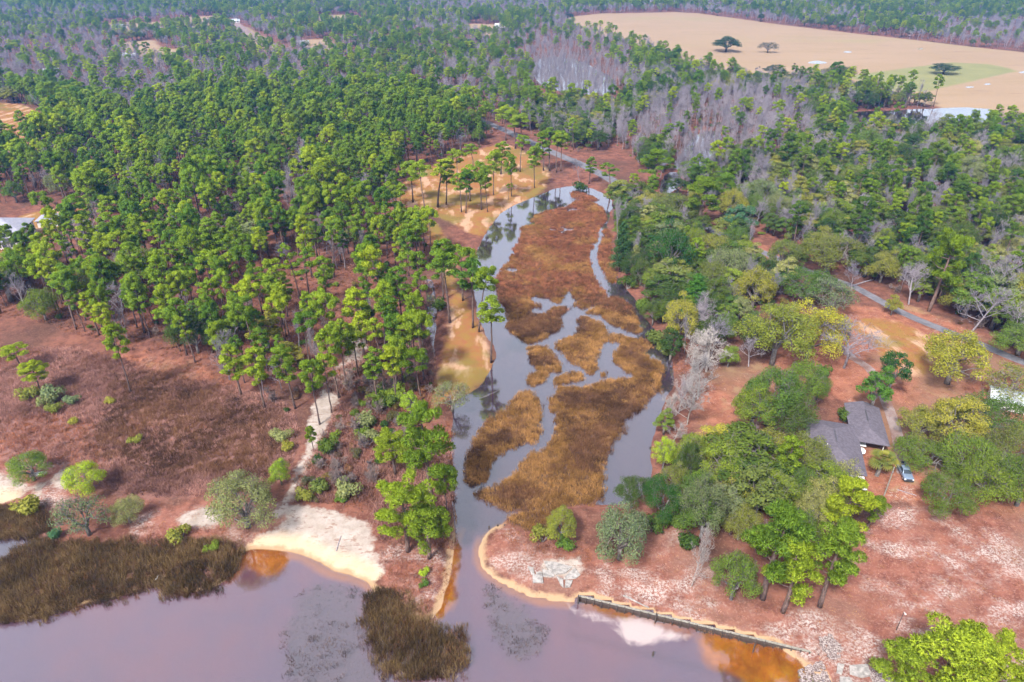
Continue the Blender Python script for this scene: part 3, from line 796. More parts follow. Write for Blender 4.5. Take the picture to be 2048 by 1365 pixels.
def make_bush(seed, R_=1.3, h=1.6, n=7):
    g = np.random.default_rng(seed); m = MB(); VV, NN, SS = [], [], []
    for k in range(n):
        a = g.uniform(0, 6.28); q = R_ * math.sqrt(g.uniform(0, 1)) * .65; c = np.array([math.cos(a) * q, math.sin(a) * q, h * g.uniform(.3, .66)])
        m.tube([(0, 0, -.1), tuple(c * .6), tuple(c)], [.05, .035, .015], 4, False)
        v, nr, s = leaves(g, c, R_ * g.uniform(.36, .55), 120, .24, (1, 1, .85), -.7, .3); VV.append(v); NN.append(nr); SS.append(s)
    V = np.vstack(VV)
    store('bush', (m.v, m.f, MT['oak_bark']), (V, np.vstack(NN), np.concatenate(SS), quad_tris(len(V) // 4), MT['leaves']), h, 2 * R_)
for i in range(4): make_bush(600 + i)

def clump_mesh(name, seed, n, h, spread, width, mat, lean=.35):
    g = np.random.default_rng(seed); V, F = [], []
    for k in range(n):
        a = g.uniform(0, 6.28); r = spread * math.sqrt(g.uniform(0, 1)); p = np.array([r * math.cos(a), r * math.sin(a), -.08])
        d = unit(np.array([math.cos(a + g.normal(0, .8)) * lean * g.uniform(.2, 1.2), math.sin(a + g.normal(0, .8)) * lean * g.uniform(.2, 1.2), 1.]))
        L = h * g.uniform(.6, 1.15); w = g.uniform(0, 3.14); s = np.array([math.cos(w), math.sin(w), 0]) * width * .5
        mid = p + d * L * .55; tip = p + d * L + np.array([d[0], d[1], -.25]) * L * .35
        i = len(V); V += [p - s, p + s, mid + s * .8, mid - s * .8, tip]; F += [(i, i + 1, i + 2, i + 3), (i + 3, i + 2, i + 4)]
    return npmesh(name, V, F, [mat])

# ------------------------------------------------------------------ scattering for what nobody could count
def coll(name, objs):
    c = bpy.data.collections.new(name)
    for k, (me, col) in enumerate(objs):
        o = bpy.data.objects.new('%s_%02d' % (name, k), me); o.color = (*col, 1); c.objects.link(o)
    return c
def scatter(name, P, scl, rot, idx, collection, label=None):
    """ONE object: points that carry instances of the collection's members"""
    me = bpy.data.meshes.new(name)
    me.vertices.add(len(P)); me.vertices.foreach_set('co', np.asarray(P, np.float32).ravel())
    a = me.attributes.new('scl', 'FLOAT_VECTOR', 'POINT'); a.data.foreach_set('vector', np.asarray(scl, np.float32).ravel())
    a = me.attributes.new('rot', 'FLOAT_VECTOR', 'POINT'); a.data.foreach_set('vector', np.asarray(rot, np.float32).ravel())
    a = me.attributes.new('idx', 'INT', 'POINT'); a.data.foreach_set('value', np.asarray(idx, np.int32))
    o = link(name, me)
    ng = bpy.data.node_groups.new(name, 'GeometryNodeTree')
    ng.interface.new_socket('Geometry', in_out='INPUT', socket_type='NodeSocketGeometry'); ng.interface.new_socket('Geometry', in_out='OUTPUT', socket_type='NodeSocketGeometry')
    n, l = ng.nodes, ng.links
    gi, go = n.new('NodeGroupInput'), n.new('NodeGroupOutput')
    ci = n.new('GeometryNodeCollectionInfo'); ci.inputs['Collection'].default_value = collection
    ci.inputs['Separate Children'].default_value = True; ci.inputs['Reset Children'].default_value = True
    ip = n.new('GeometryNodeInstanceOnPoints'); ip.inputs['Pick Instance'].default_value = True
    def na(nm, tp):
        q = n.new('GeometryNodeInputNamedAttribute'); q.data_type = tp; q.inputs['Name'].default_value = nm; return q.outputs['Attribute']
    l.new(gi.outputs[0], ip.inputs['Points']); l.new(ci.outputs[0], ip.inputs['Instance'])
    l.new(na('idx', 'INT'), ip.inputs['Instance Index']); l.new(na('scl', 'FLOAT_VECTOR'), ip.inputs['Scale'])
    l.new(na('rot', 'FLOAT_VECTOR'), ip.inputs['Rotation'])
    l.new(ip.outputs[0], go.inputs[0])
    md = o.modifiers.new('scatter', 'NODES'); md.node_group = ng
    tag(o, label, None, None, 'stuff'); return o
TINTED = {}
def tinted(kind, col):
    key = (kind, col)
    if key not in TINTED: TINTED[key] = leaf('foliage_far', col)
    return TINTED[key]
def joined(kind, k, tint=None):
    """trunk and crown in one mesh, for the far wood"""
    p = PROTO[kind][k]
    if 'j' in p: return p['j']
    if ('j', tint) in p: return p[('j', tint)]
    tm, cm = p['t'], p['c']
    def co(m): a = np.empty(len(m.vertices) * 3, np.float32); m.vertices.foreach_get('co', a); return a.reshape(-1, 3)
    a, b = co(tm), co(cm)
    cf = np.empty(len(cm.loops), np.int32); cm.loops.foreach_get('vertex_index', cf); cf = cf.reshape(-1, 3)
    tm.calc_loop_triangles(); tf = np.empty(len(tm.loop_triangles) * 3, np.int32); tm.loop_triangles.foreach_get('vertices', tf); tf = tf.reshape(-1, 3)
    F = np.vstack([tf, cf + len(a)])
    def nr(m): q = np.empty(len(m.vertices) * 3, np.float32); m.vertex_normals.foreach_get('vector', q); return q.reshape(-1, 3)
    # custom normals of the crown are kept per corner: read them back per vertex
    cn = np.empty(len(cm.loops) * 3, np.float32); cm.corner_normals.foreach_get('vector', cn); cn = cn.reshape(-1, 3)
    vn = np.zeros_like(b); vn[cf.ravel()] = cn
    sp = np.empty(len(b), np.float32); cm.attributes['spray'].data.foreach_get('value', sp)
    p[('j', tint)] = npmesh(kind + '_far', np.vstack([a, b]), F, [tm.materials[0], tinted(kind, tint)], np.vstack([nr(tm), vn]), np.concatenate([np.zeros(len(a)), sp]), np.r_[np.zeros(len(tf)), np.ones(len(cf))])
    return p[('j', tint)]

# ------------------------------------------------------------------ trees placed one by one
# (kind, base x, base y, top y, crown width) read off the photograph, turned into a place on the ground, a height and a spread
DARK, MID, OLIVE, YELLOW, GREY, TEAL, LIME = (.085, .14, .034), (.155, .235, .045), (.235, .26, .065), (.30, .33, .06), (.25, .285, .14), (.08, .185, .11), (.26, .39, .045)
PINE, PINEB, PINED = (.27, .42, .062), (.37, .51, .065), (.205, .33, .07)
HAND = [
 # foreground, right of the creek mouth
 ('bigpine',1872,1395,1240,178,PINEB,'large spreading pine cut off by the bottom right corner'),
 ('bigpine',1790,1392,1285,110,PINEB,'smaller pine beside the large bottom right corner pine'),
 ('bigpine',1970,1402,1270,120,PINEB,'rightmost pine of the bottom right corner group'),
 ('bigpine',1525,1200,1000,125,PINEB,'spreading pine with long bare white limbs, second tree in from the seawall snag'),
 ('bigpine',1565,1226,1067,100,PINEB,'pine nearest the timber seawall with a low forked limb'),
 ('bigpine',1639,1215,1038,108,PINEB,'dense bright pine leaning right at the edge of the sandy lawn'),
 ('bigpine',1733,1060,990,46,PINEB,'short pine with a stout grey trunk below the house porch'),
 ('thinoak',1676,992,905,64,GREY,'grey-green tree overhanging the front of the house roof'),
 ('bigpine',1674,1085,950,98,PINEB,'broad bright pine growing against the front porch of the grey-roofed house'),
 ('oak',1462,1200,1085,88,MID,'low dense green oak under the spreading pine near the seawall'),
 ('palebare',1383,1174,1046,52,None,'white leafless tree standing alone above the timber seawall'),
 ('oak',1400,1078,938,78,GREY,'grey-green oak behind the white leafless seawall tree'),
 ('oak',1540,1032,925,92,MID,'rounded green oak in front of the red yard canopies'),
 ('oak',1465,1032,932,82,OLIVE,'olive oak left of the red yard canopies'),
 ('oak',1605,1028,955,62,MID,'small green oak between the red canopy and the porch pine'),
 ('oak',1475,1082,1000,72,OLIVE,'olive oak hidden behind the spreading white-limbed pine'),
 ('oak',1588,1102,1003,78,MID,'green oak between the two tall pines and the house'),
 ('oak',1440,930,835,102,YELLOW,'yellow-green oak below the red straw clearing beside the pond'),
 ('oak',1530,942,843,92,OLIVE,'olive oak with pale twigs left of the house roof'),
 ('oak',1602,958,848,98,OLIVE,'oak overhanging the left eave of the grey house roof'),
 ('oak',1455,962,893,62,YELLOW,'small yellow-green oak left of the red yard canopies'),
 ('oak',1325,942,862,48,LIME,'small bright yellow-green tree on the pond bank'),
 ('oak',1370,962,872,58,DARK,'dark green oak right of the small bright tree on the pond bank'),
 ('oak',1345,990,915,68,OLIVE,'olive oak at the lower right pond corner'),
 ('oak',1400,988,928,54,LIME,'small bright green tree right of the lower pond corner'),
 ('oak',1532,852,712,118,MID,'large dark green oak right of the red straw clearing'),
 ('oak',1500,862,750,92,MID,'green oak at the lower left of the large dark clearing oak'),
 ('oak',1572,872,778,96,DARK,'dark green oak between the large clearing oak and the house'),
 ('oak',1632,800,740,50,MID,'small green oak above the carport corner'),
 ('tallwood',1340,720,640,48,DARK,'dark green tree at the water right of the marsh'),
 ('oak',1420,690,622,62,DARK,'dark oak above the wide leafless pond bank tree'),
 ('oak',1500,690,615,66,MID,'green oak left of the large yellow oak crown'),
 ('oak',1588,818,705,92,MID,'large green oak just above the left wing of the house'),
 ('palebare',1412,745,655,92,None,'wide leafless grey tree on the right pond bank'),
 ('palebare',1380,758,665,70,None,'leafless grey tree leaning over the red brush on the pond bank'),
 ('palebare',1395,800,705,92,None,'tall whitish leafless tree between the pond and the red clearing'),
 ('palebare',1362,805,735,70,None,'whitish leafless tree leaning over the right pond edge'),
 ('palebare',1374,850,738,84,None,'pale leafless tree at the left edge of the red straw clearing'),
 ('palebare',1342,852,785,62,None,'low pale leafless tree overhanging the pond water'),
 ('palebare',1345,888,838,48,None,'small grey leafless tree just above the small bright pond tree'),
 ('bare',1497,735,663,54,None,'round leafless tree at the top of the red straw clearing'),
 ('oak',1455,736,684,36,LIME,'small yellow-green tree between two leafless trees above the clearing'),
 ('oak',1543,730,578,135,YELLOW,'large yellow-green oak left of the pale driveway'),
 ('oak',1612,718,585,122,YELLOW,'broad yellow oak touching the pale driveway'),
 ('oak',1460,572,485,94,GREY,'grey-green oak beside the asphalt lane bend'),
 ('oak',1502,622,520,88,OLIVE,'olive oak with a dark crooked trunk below the lane bend'),
 ('oak',1560,552,460,74,OLIVE,'olive oak on the far edge of the asphalt lane'),
 ('oak',1652,542,450,112,OLIVE,'wide olive oak above the asphalt lane right of the bend'),
 ('oak',1612,602,523,126,MID,'wide green oak between the lane and the yellow oak'),
 ('thinoak',1656,634,545,84,GREY,'grey half-bare oak right of the large yellow oak'),
 ('tallwood',1472,484,395,68,TEAL,'dense blue-green magnolia standing at the lane bend'),
 ('bare',1590,470,405,54,None,'leafless tree with twisted limbs behind the olive oaks'),
 ('bare',1688,512,465,48,None,'white leafless tree top above the wide olive oak'),
 ('bare',1702,582,515,38,None,'thin white leafless tree at the edge of the asphalt lane'),
 ('bigpine',1857,624,464,78,LIME,'very tall lone pine with a bare trunk beside the asphalt lane'),
 ('bare',1817,610,518,60,None,'white leafless tree left of the very tall lone pine'),
 ('bare',1943,664,551,108,None,'crooked leafless tree with wide pale limbs right of the lone pine'),
 ('bare',2004,645,595,58,None,'round leafless tree at the right edge above the lane'),
 ('oak',2034,712,638,104,MID,'oak with a dark trunk at the right edge beside the lane'),
 ('oak',1781,632,585,32,YELLOW,'small pale yellow tree on the near edge of the lane'),
 ('oak',1893,768,640,128,YELLOW,'yellow-green oak with a dark trunk alone on the yard lawn'),
 ('thinoak',2012,792,722,112,OLIVE,'pale half-bare oak behind the white roofed building'),
 ('bare',1687,738,612,125,None,'large pale leafless shade tree in the yard beside the driveway'),
 ('tallwood',1738,828,722,62,(.10,.22,.045),'slim bright green tree against the carport roof'),
 ('tallwood',1774,790,686,54,(.075,.17,.045),'slim green tree behind the carport, right of the driveway'),
 ('oak',1830,882,803,88,OLIVE,'olive oak across the drive from the carport'),
 ('oak',1892,892,775,122,OLIVE,'wide olive oak below the lone yard oak'),
 ('oak',1965,872,770,112,MID,'green oak in front of the white roofed building'),
 ('oak',1842,934,868,112,MID,'green oak just above the parked pickup'),
 ('oak',1932,962,858,122,MID,'wide green oak in the middle of the dense grove by the pickup'),
 ('oak',2012,932,838,112,OLIVE,'olive oak of the dense grove at the right edge'),
 ('oak',1882,1022,935,112,DARK,'dark oak at the lower left of the dense grove by the pickup'),
 ('oak',1962,1002,898,112,MID,'green oak at the lower middle of the dense grove'),
 ('oak',2032,1012,888,112,MID,'green oak at the lower right edge of the dense grove'),
 # left bank of the creek mouth
 ('bigpine',816,1104,945,112,PINEB,'tall pine with a straight bare trunk on the point left of the creek mouth'),
 ('bigpine',859,1117,1005,98,PINEB,'lowest pine on the point left of the creek mouth'),
 ('bigpine',865,1010,805,116,PINE,'tallest dark pine on the left creek bank'),
 ('pine',894,1024,922,54,PINE,'slim pine leaning over the water on the left creek bank'),
 ('bigpine',792,952,858,78,PINEB,'round-topped pine left of the tallest creek bank pine'),
 ('thinoak',905,818,745,72,GREY,'grey-green half-bare tree at the tip of the grassy lane'),
 ('tallwood',822,838,775,42,LIME,'small bright tree with several white stems near the grassy lane'),
 ('pine',842,800,693,54,LIME,'bright yellow-green young pine left of the grassy lane'),
 ('pine',982,722,587,60,PINEB,'slender lone pine rising from the edge of the pond water'),
 ('pine',946,656,515,62,PINE,'pine with a dark trunk at the right edge of the grassy lane'),
 ('pine',958,663,522,54,PINE,'pine nearest the water on the right edge of the grassy lane'),
 ('pine',900,646,500,62,PINE,'pine on the left edge of the grassy lane'),
 ('pine',926,602,492,60,PINEB,'pine standing at the top end of the grassy lane'),
 ('pine',640,852,716,50,PINEB,'pine left of the white sand trail'),
 ('pine',664,828,703,48,PINEB,'tall pine on the right edge of the white sand trail'),
 ('pine',678,798,652,52,PINE,'pine just above the white sand trail'),
 ('pine',692,772,640,52,PINE,'pine at the top of the white sand trail'),
 ('pine',628,905,853,24,LIME,'sapling pine growing on the white sand trail'),
 ('pine',85,792,723,52,PINEB,'round bright pine alone at the left in the brown brush'),
 ('pine',45,742,686,54,PINEB,'small bright pine near the left edge of the brown brush'),
 ('pine',262,786,640,46,PINEB,'pine with a long bare trunk at the front of the left stand'),
 ('oak',70,962,893,84,MID,'dark green spreading oak on the white sand at the left edge'),
 ('oak',178,988,912,82,LIME,'bright green oak at the right end of the left sand patch'),
 ('thinoak',180,1072,976,92,GREY,'grey-green shrubby tree between the sand patch and the shore marsh'),
 ('oak',262,1048,990,62,GREY,'small grey-green shrubby tree behind the shore marsh'),
 ('oak',497,1056,925,134,GREY,'large rounded grey-green shrubby tree left of the white beach'),
 ('oak',564,972,912,44,LIME,'small bright tree behind the large shrubby tree near the beach'),
 # right of the creek mouth
 ('oak',1122,1082,1003,68,YELLOW,'small yellow-green tree on the sandy spit'),
 ('oak',1238,1120,993,118,GREY,'large grey-green oak on the right creek bank'),
 ('oak',1262,1014,935,64,DARK,'dark green oak at the water behind the large grey-green oak'),
 ('oak',1322,1038,941,84,(.075,.175,.035),'bright green oak at the lower pond corner'),
 # right pond bank
 ('cone',1240,542,432,52,(.07,.145,.055),'tall cone-shaped cedar at the edge of the upper marsh'),
 ('cone',1268,548,485,34,GREY,'pale green cone-shaped cedar beside the taller cedar'),
 ('oak',1332,562,430,88,(.06,.15,.035),'large dense deep green tree above the right pond bank'),
 ('oak',1280,572,508,48,DARK,'dark green tree below the pale cedar'),
 ('oak',1340,452,372,88,OLIVE,'pale olive oak at the head of the pond'),
 ('bigpine',1396,464,354,68,PINE,'pine with a bare trunk beside the lane bend'),
 ('bigpine',1442,426,345,42,PINEB,'thin tall pine left of the blue-green magnolia'),
 ('cone',1384,642,540,74,(.07,.18,.035),'dense bright green conical tree on the right pond bank'),
 ('oak',1305,647,585,46,DARK,'dark rounded tree leaning over the right side of the marsh'),
 ('oak',1422,592,515,78,OLIVE,'olive oak behind the conical tree on the pond bank'),
 ('oak',1420,532,452,82,OLIVE,'pale olive oak below the lane bend'),
 ('oak',1450,682,618,58,MID,'rounded green oak left of the large yellow oak'),
 ('palebare',1350,662,598,42,None,'leafless tree below the conical green tree'),
 ('palebare',1373,645,597,32,None,'thin white leafless tree in front of the conical green tree'),
 ('pine',1220,386,328,40,PINE,'small pine pair member on the road bank at the pond head'),
 ('bigpine',1308,377,297,62,PINE,'tall dark pine at the head of the pond right of the road'),
 ('bare',1238,445,395,34,None,'pinkish leafless shrubby tree at the top right of the marsh'),
 ('bare',1262,450,400,34,None,'pinkish leafless tree beside the upper marsh, left of the pale olive oak'),
 # the grassy clearing above the pond
 ('pine',852,438,325,46,PINEB,'pine with a long bare trunk at the lower left of the golden clearing'),
 ('pine',876,416,315,48,PINEB,'tall pine left of centre in the golden clearing'),
 ('pine',826,406,320,46,PINE,'leftmost pine of the golden clearing'),
 ('pine',893,411,318,36,PINE,None),('pine',923,426,345,34,PINEB,None),('pine',932,428,338,32,PINE,None),('pine',940,404,330,38,PINEB,None),
 ('pine',963,421,322,36,PINE,None),('pine',975,425,330,30,PINE,None),('pine',987,392,300,34,PINEB,None),('pine',1023,394,306,28,PINE,None),
 ('pine',1017,400,368,16,LIME,'sapling pine at the water side of the golden clearing'),
 ('pine',1069,377,290,30,PINE,None),('pine',1087,343,262,34,PINE,None),('pine',1099,343,258,36,PINE,None),('pine',1113,347,266,34,PINEB,None),('pine',1122,344,262,34,PINE,None),
 ('pine',1045,301,226,40,PINEB,None),('pine',1031,298,222,40,PINE,None),('pine',1012,282,212,40,PINEB,None),('pine',915,372,300,36,PINEB,None),('pine',948,352,290,34,PINE,None),
 ('pine',1002,350,282,34,PINEB,None),('pine',1040,345,272,32,PINE,None),
 ('bare',1159,364,315,30,None,'leafless tree between the road and the pond head'),
 ('pine',1178,368,312,26,PINE,'thin pine on the bank between road and pond head'),
 # pasture
 ('oak',1452,104,68,58,(.040,.085,.045),'large dark rounded oak alone in the tan pasture'),
 ('thinoak',1535,106,80,34,(.13,.125,.08),'small grey-brown oak alone in the tan pasture'),
 ('oak',1548,153,126,44,(.055,.095,.055),'dark oak at the pasture edge beside the cattle'),
 ('oak',1672,166,126,64,(.085,.115,.065),'large grey-green oak at the lower pasture edge'),
 ('oak',1886,149,124,54,(.04,.085,.05),'dark flat-topped oak cluster on the green paddock'),
 ('oak',1135,40,24,30,(.035,.075,.045),'dark round oak at the far left pasture corner'),
]
trees = []
def add_tree(kind, x, y, h, w, tint, label=None, group=None, v=None, rot=None):
    trees.append(dict(kind=kind, x=x, y=y, h=h, w=w, tint=tint, label=label, group=group, v=v, rot=rot))
for k, bx, by, ty, wpx, tint, lab in HAND:
    x, y = U(bx, by, .75)
    fw = PJ(x, y, 8)[2]
    w = wpx * fw / FPX
    # the far side of a wide crown sets its upper outline
    h = max(1.5, top_z(y + w * .22, ty) - .75)
    grp = None
    if lab is None: lab, grp = ('bright' if tint == PINEB else 'dark') + ' slender ' + ('wide-crowned' if wpx > 35 else 'narrow-crowned') + ' pine ' + ('nearest the water' if by > 400 else 'on the road side' if by < 348 else 'in the middle') + ' of the golden clearing, ' + ('toward its left end' if bx < 935 else 'toward its right end' if bx > 1035 else 'near its centre'), 'pines of the golden clearing'
    add_tree(k, x, y, h, w, tint, lab, grp)
HX = np.array([[t['x'], t['y']] for t in trees]); HW = np.array([t['w'] for t in trees])

# ------------------------------------------------------------------ the wood: many trees over mapped stands
stand_l = W([(-250,610),(60,640),(170,680),(230,700),(330,712),(420,745),(470,800),(540,838),(600,832),(625,800),(650,740),(690,730),(700,800),(750,826),(800,830),(850,808),(866,720),(880,650),(893,600),(880,540),(850,480),(800,440),(790,395),(830,345),(960,300),(1000,270),(850,200),(-250,200)])
wood_r = W([(1240,300),(1300,350),(1370,420),(1500,465),(1600,505),(1720,555),(1800,600),(1880,635),(2000,690),(2400,800),(2400,180),(1900,190),(1600,165),(1380,140),(1100,200),(1040,262),(1150,310)])
bank_r = W([(1225,430),(1235,530),(1275,590),(1310,650),(1345,665),(1400,680),(1450,700),(1480,640),(1540,620),(1600,600),(1600,540),(1500,490),(1390,445),(1300,400),(1240,395)])
house_r = W([(1330,900),(1420,900),(1600,950),(1630,980),(1700,1060),(1640,1120),(1560,1140),(1440,1110),(1330,1050)])
far_w = W([(-400,262),(1050,262),(1100,200),(1380,142),(1600,168),(1900,195),(2600,260),(2600,-55),(-400,-55)])
bare_z = [W(q) for q in ([(-60,90),(150,72),(330,130),(365,215),(270,245),(130,205),(-60,165)], [(1040,60),(1130,95),(1240,110),(1255,200),(1060,200),(1035,120)],
    [(1330,215),(1420,195),(1600,190),(1625,262),(1560,315),(1440,345),(1330,310),(1240,325),(1225,275)], [(575,390),(620,400),(610,480),(555,485)], [(1850,40),(2100,55),(2100,108),(1900,84)], [(800,14),(1120,8),(1120,24),(820,30)])]
glades = [W(q) for q in ([(-120,415),(75,415),(190,412),(175,470),(110,520),(-120,590)], [(1045,180),(1250,188),(1245,222),(1060,212)], [(1680,236),(2000,236),(2010,272),(1900,282),(1700,268)], [(1330,320),(1440,300),(1440,345),(1370,372)])]
def jgrid(poly, step, g):
    lo, hi = poly.min(0), poly.max(0)
    X, Y = np.meshgrid(np.arange(lo[0], hi[0], step), np.arange(lo[1], hi[1], step * .87))
    X = X + (np.arange(X.shape[0]) % 2)[:, None] * step * .5
    P = np.stack([X.ravel(), Y.ravel()], 1) + g.uniform(-.42, .42, (X.size, 2)) * step
    px, py, fw = PJ(P[:, 0], P[:, 1], 0.)
    P = P[(fw > 1) & (px > -140) & (px < 2190)]
    return P[sdf(P, poly, 1.) > 0]
def clear(P, wm=1.2, roadm=4.5):
    sw = sdmax(P, waters, 6.)
    ok = sw < -wm
    ok &= linedist(P, road) > roadm
    ok &= linedist(P, trail) > 2.6
    ok &= linedist(P, drive) > 3.0
    ok &= linedist(P, dirt) > 12
    ok &= sdmax(P, gold + field + opens, 4.) < -.5
    ok &= sdmax(P, glades, 2.) < 0
    ok &= ~((P[:, 0] > 58) & (P[:, 0] < 92) & (P[:, 1] > 107) & (P[:, 1] < 142))
    d = np.full(len(P), 1e9)
    for i in range(len(HX)): d = np.minimum(d, np.hypot(P[:, 0] - HX[i, 0], P[:, 1] - HX[i, 1]) - HW[i] * .36)
    return ok & (d > 0)
g = np.random.default_rng(42)
def fill(poly, step, mix, lab, grp, hs, water_ok=False, keep=1.0):
    P = jgrid(poly, step, g)
    if not len(P): return
    P = P[clear(P)]
    if grp == 'stand': P = P[fbm(P[:, 0], P[:, 1], 26, 77) < .50 + .33 * g.random(len(P))]
    bz = sdmax(P, bare_z, 8.) + (fbm(P[:, 0], P[:, 1], 60, 5) - .5) * 12
    spc = fbm(P[:, 0], P[:, 1], 70, 21)
    for (x, y), b, sn in zip(P, bz, spc):
        if g.random() > keep: continue
        r = g.random()
        pine, broad, bare = mix
        shift = (sn - .5) * 1.4
        pine = max(.02, pine + shift * min(pine, 1 - pine) * 2)
        if b > 0: kind = 'snag' if r < .55 else ('bare' if r < .9 else 'pine')
        elif r < pine: kind = 'pine'
        elif r < pine + (1 - pine) * broad / (broad + bare + 1e-6): kind = 'tallwood' if g.random() < .6 else 'oak'
        else: kind = 'bare' if g.random() < .5 else 'snag'
        k = g.normal(1, .13)
        if kind == 'pine': h = g.uniform(*hs) * k; w = h * g.uniform(.27, .40); tint = (PINE if g.random() < .55 else PINEB) if grp == 'stand' else (PINED if g.random() < .7 else PINE)
        elif kind in ('oak', 'tallwood'): h = g.uniform(9, 14) * k; w = h * g.uniform(.65, .95); tint = [DARK, DARK, MID, MID, OLIVE, GREY][g.integers(0, 6)]
        else: h = g.uniform(10, 16) * k; w = h * (g.uniform(.45, .65) if kind == 'bare' else g.uniform(.22, .34)); tint = None
        add_tree(kind, x, y, h, w, tint, lab, grp)
fill(stand_l, 6.2, (.86, .05, .09), 'the dense left stand', 'stand', (12.5, 20.5))
fill(bank_r, 6.0, (.12, .68, .2), 'the right pond bank', 'bank', (12, 16), keep=.75)
fill(W([(1330,690),(1400,655),(1440,700),(1440,735),(1400,760),(1385,800),(1380,865),(1335,900),(1312,870),(1342,800),(1360,760)]), 5.0, (.0, .4, .6), 'bank', 'bank', (12, 16), keep=.8)
fill(house_r, 6.5, (.0, .97, .03), 'the oak grove beside the house', 'grove', (12, 16), keep=.8)
fill(wood_r, 6.1, (.18, .50, .32), 'the mixed wood beyond the lane', 'mixed', (14, 20))
def fill_far():
    P1 = jgrid(far_w, 7.6, g); P1 = P1[P1[:, 1] < 720]
    P2 = jgrid(far_w, 10.0, g); P2 = P2[(P2[:, 1] >= 720) & (P2[:, 1] < 2300)]
    P = np.vstack([P1, P2]); P = P[clear(P)]
    return P
FAR = fill_far()
for x, y in jgrid(ponds[2], 5.5, g): add_tree('snag' if g.random() < .6 else 'bare', x, y, g.uniform(8, 13), g.uniform(2, 4), None, 'mixed', 'mixed')
# dead trees standing in the far pond
PP = jgrid(ponds[0], 5.0, g); PP = PP[g.random(len(PP)) < .8]
for x, y in PP: add_tree('snag', x, y, g.uniform(9, 15), g.uniform(2, 3.2), None, 'the far pond', 'pondsnag')

# terrain height under every tree
TP = np.array([[t['x'], t['y']] for t in trees]); TZ = terrain(TP)[0]
for t, z in zip(trees, TZ):
    t['z'] = float(z); px, py, fw = PJ(t['x'], t['y'], z + t['h'] * .6); t['fw'] = fw; t['px'], t['py'] = px, py
    t['size'] = t['h'] * t['w'] / fw ** 2
    t['inside'] = -40 < px < 2088 and -20 < py < 1400

FAMILY = dict(pine='pine_tree', bigpine='pine_tree', oak='broadleaf_tree', tallwood='broadleaf_tree', thinoak='broadleaf_tree', cone='cedar_tree', bare='bare_tree', palebare='bare_tree', snag='bare_tree')
SPOT = dict(
 stand=[(60,560,'behind the pale garage'),(30,640,'at the left picture edge above the brush'),(200,640,'in the front row facing the brown brush'),(360,660,'above the orange grass strip'),(480,700,'at the lower corner near the brush'),(590,690,'left of the white sand trail'),(700,640,'above the top of the sand trail'),(790,700,'in the thicket left of the grassy lane'),(850,560,'beside the narrow ditch'),(830,460,'below the golden clearing'),(760,380,'at the left rim of the golden clearing'),(900,280,'behind the golden clearing near the road'),(620,440,'round the pinkish leafless patch'),(450,480,'in the middle of the stand'),(300,540,'in the left middle of the stand'),(180,470,'just right of the pale garage'),(100,350,'behind the left edge house'),(350,370,'in the upper left of the stand'),(550,320,'in the upper middle of the stand'),(720,290,'in the upper right of the stand'),(200,260,'near the lavender leafless swamp')],
 bank=[(1250,480,'beside the tall cedar'),(1290,580,'at the edge of the upper marsh'),(1350,600,'near the conical green tree'),(1330,450,'at the pond head'),(1400,540,'below the lane bend'),(1440,640,'left of the large yellow oak'),(1520,580,'below the asphalt lane'),(1380,680,'above the wide leafless bank tree'),(1365,820,'between the pond and the red clearing'),(1580,570,'behind the large yellow oak')],
 grove=[(1350,930,'at the pond side of the house grove'),(1430,1000,'in the left middle of the house grove'),(1520,1000,'in the middle of the house grove'),(1600,1060,'at the right of the house grove'),(1460,1090,'at the lower rim of the house grove'),(1650,1010,'near the porch end of the house grove')],
 mixed=[(1150,250,'above the road'),(1260,300,'left of the leafless swamp'),(1400,320,'around the leafless swamp water'),(1350,390,'above the pond head'),(1480,400,'behind the blue-green magnolia'),(1600,450,'behind the olive oaks on the lane'),(1700,500,'above the thin white lane tree'),(1800,540,'left of the very tall lone pine'),(1920,580,'right of the very tall lone pine'),(2020,600,'at the right edge above the lane'),(1560,300,'right of the leafless swamp'),(1700,350,'in the middle of the mixed wood'),(1850,400,'in the right middle of the mixed wood'),(2000,420,'at the right edge of the mixed wood'),(1750,250,'below the long white pond'),(1950,300,'under the right end of the white pond'),(1450,230,'below the pasture herd'),(1620,210,'below the pasture edge oak')],
 pondsnag=[(1090,140,'in the left part of the far pond'),(1150,150,'in the middle of the far pond'),(1210,165,'in the right part of the far pond')])
def zone_label(t, fam):
    s = min(SPOT[t['group']], key=lambda q: (q[0] - t['px']) ** 2 + (q[1] - t['py']) ** 2)[2]
    slim = t['w'] / t['h']
    if fam == 'pine_tree': look = ('tall ' if t['h'] > 17.5 else 'short ') + ('slim ' if slim < .35 else 'broad ') + ('bright green pine' if t['tint'] == PINEB else ('dark green pine' if t['tint'] == PINED else 'mid green pine'))
    elif fam == 'bare_tree':
        if t['group'] == 'pondsnag': return ('tall' if t['h'] > 12 else 'short') + ' dead white trunk standing ' + s
        look = ('tall ' if t['h'] > 13 else 'short ') + ('slim leafless grey tree' if t['kind'] == 'snag' else 'spreading leafless grey tree')
    else:
        c = {DARK: 'dark green', MID: 'green', OLIVE: 'olive', GREY: 'grey-green'}[t['tint']]
        look = ('tall ' if t['h'] > 11.5 else 'low ') + ('narrow ' if slim < .8 else 'wide ') + c + ' broadleaf tree'
    return look + ' ' + s
GROUPS = dict(stand='trees of the dense left pine stand', bank='trees of the right pond bank', grove='trees of the grove beside the house', mixed='trees of the mixed wood beyond the lane', pondsnag='dead trees standing in the far pond')
count = {}
LIMIT = dict(pine_tree=290, broadleaf_tree=240, bare_tree=170, cedar_tree=50)
order = sorted(range(len(trees)), key=lambda i: (trees[i]['group'] in GROUPS, not trees[i]['inside'], -trees[i]['size']))
rest = []
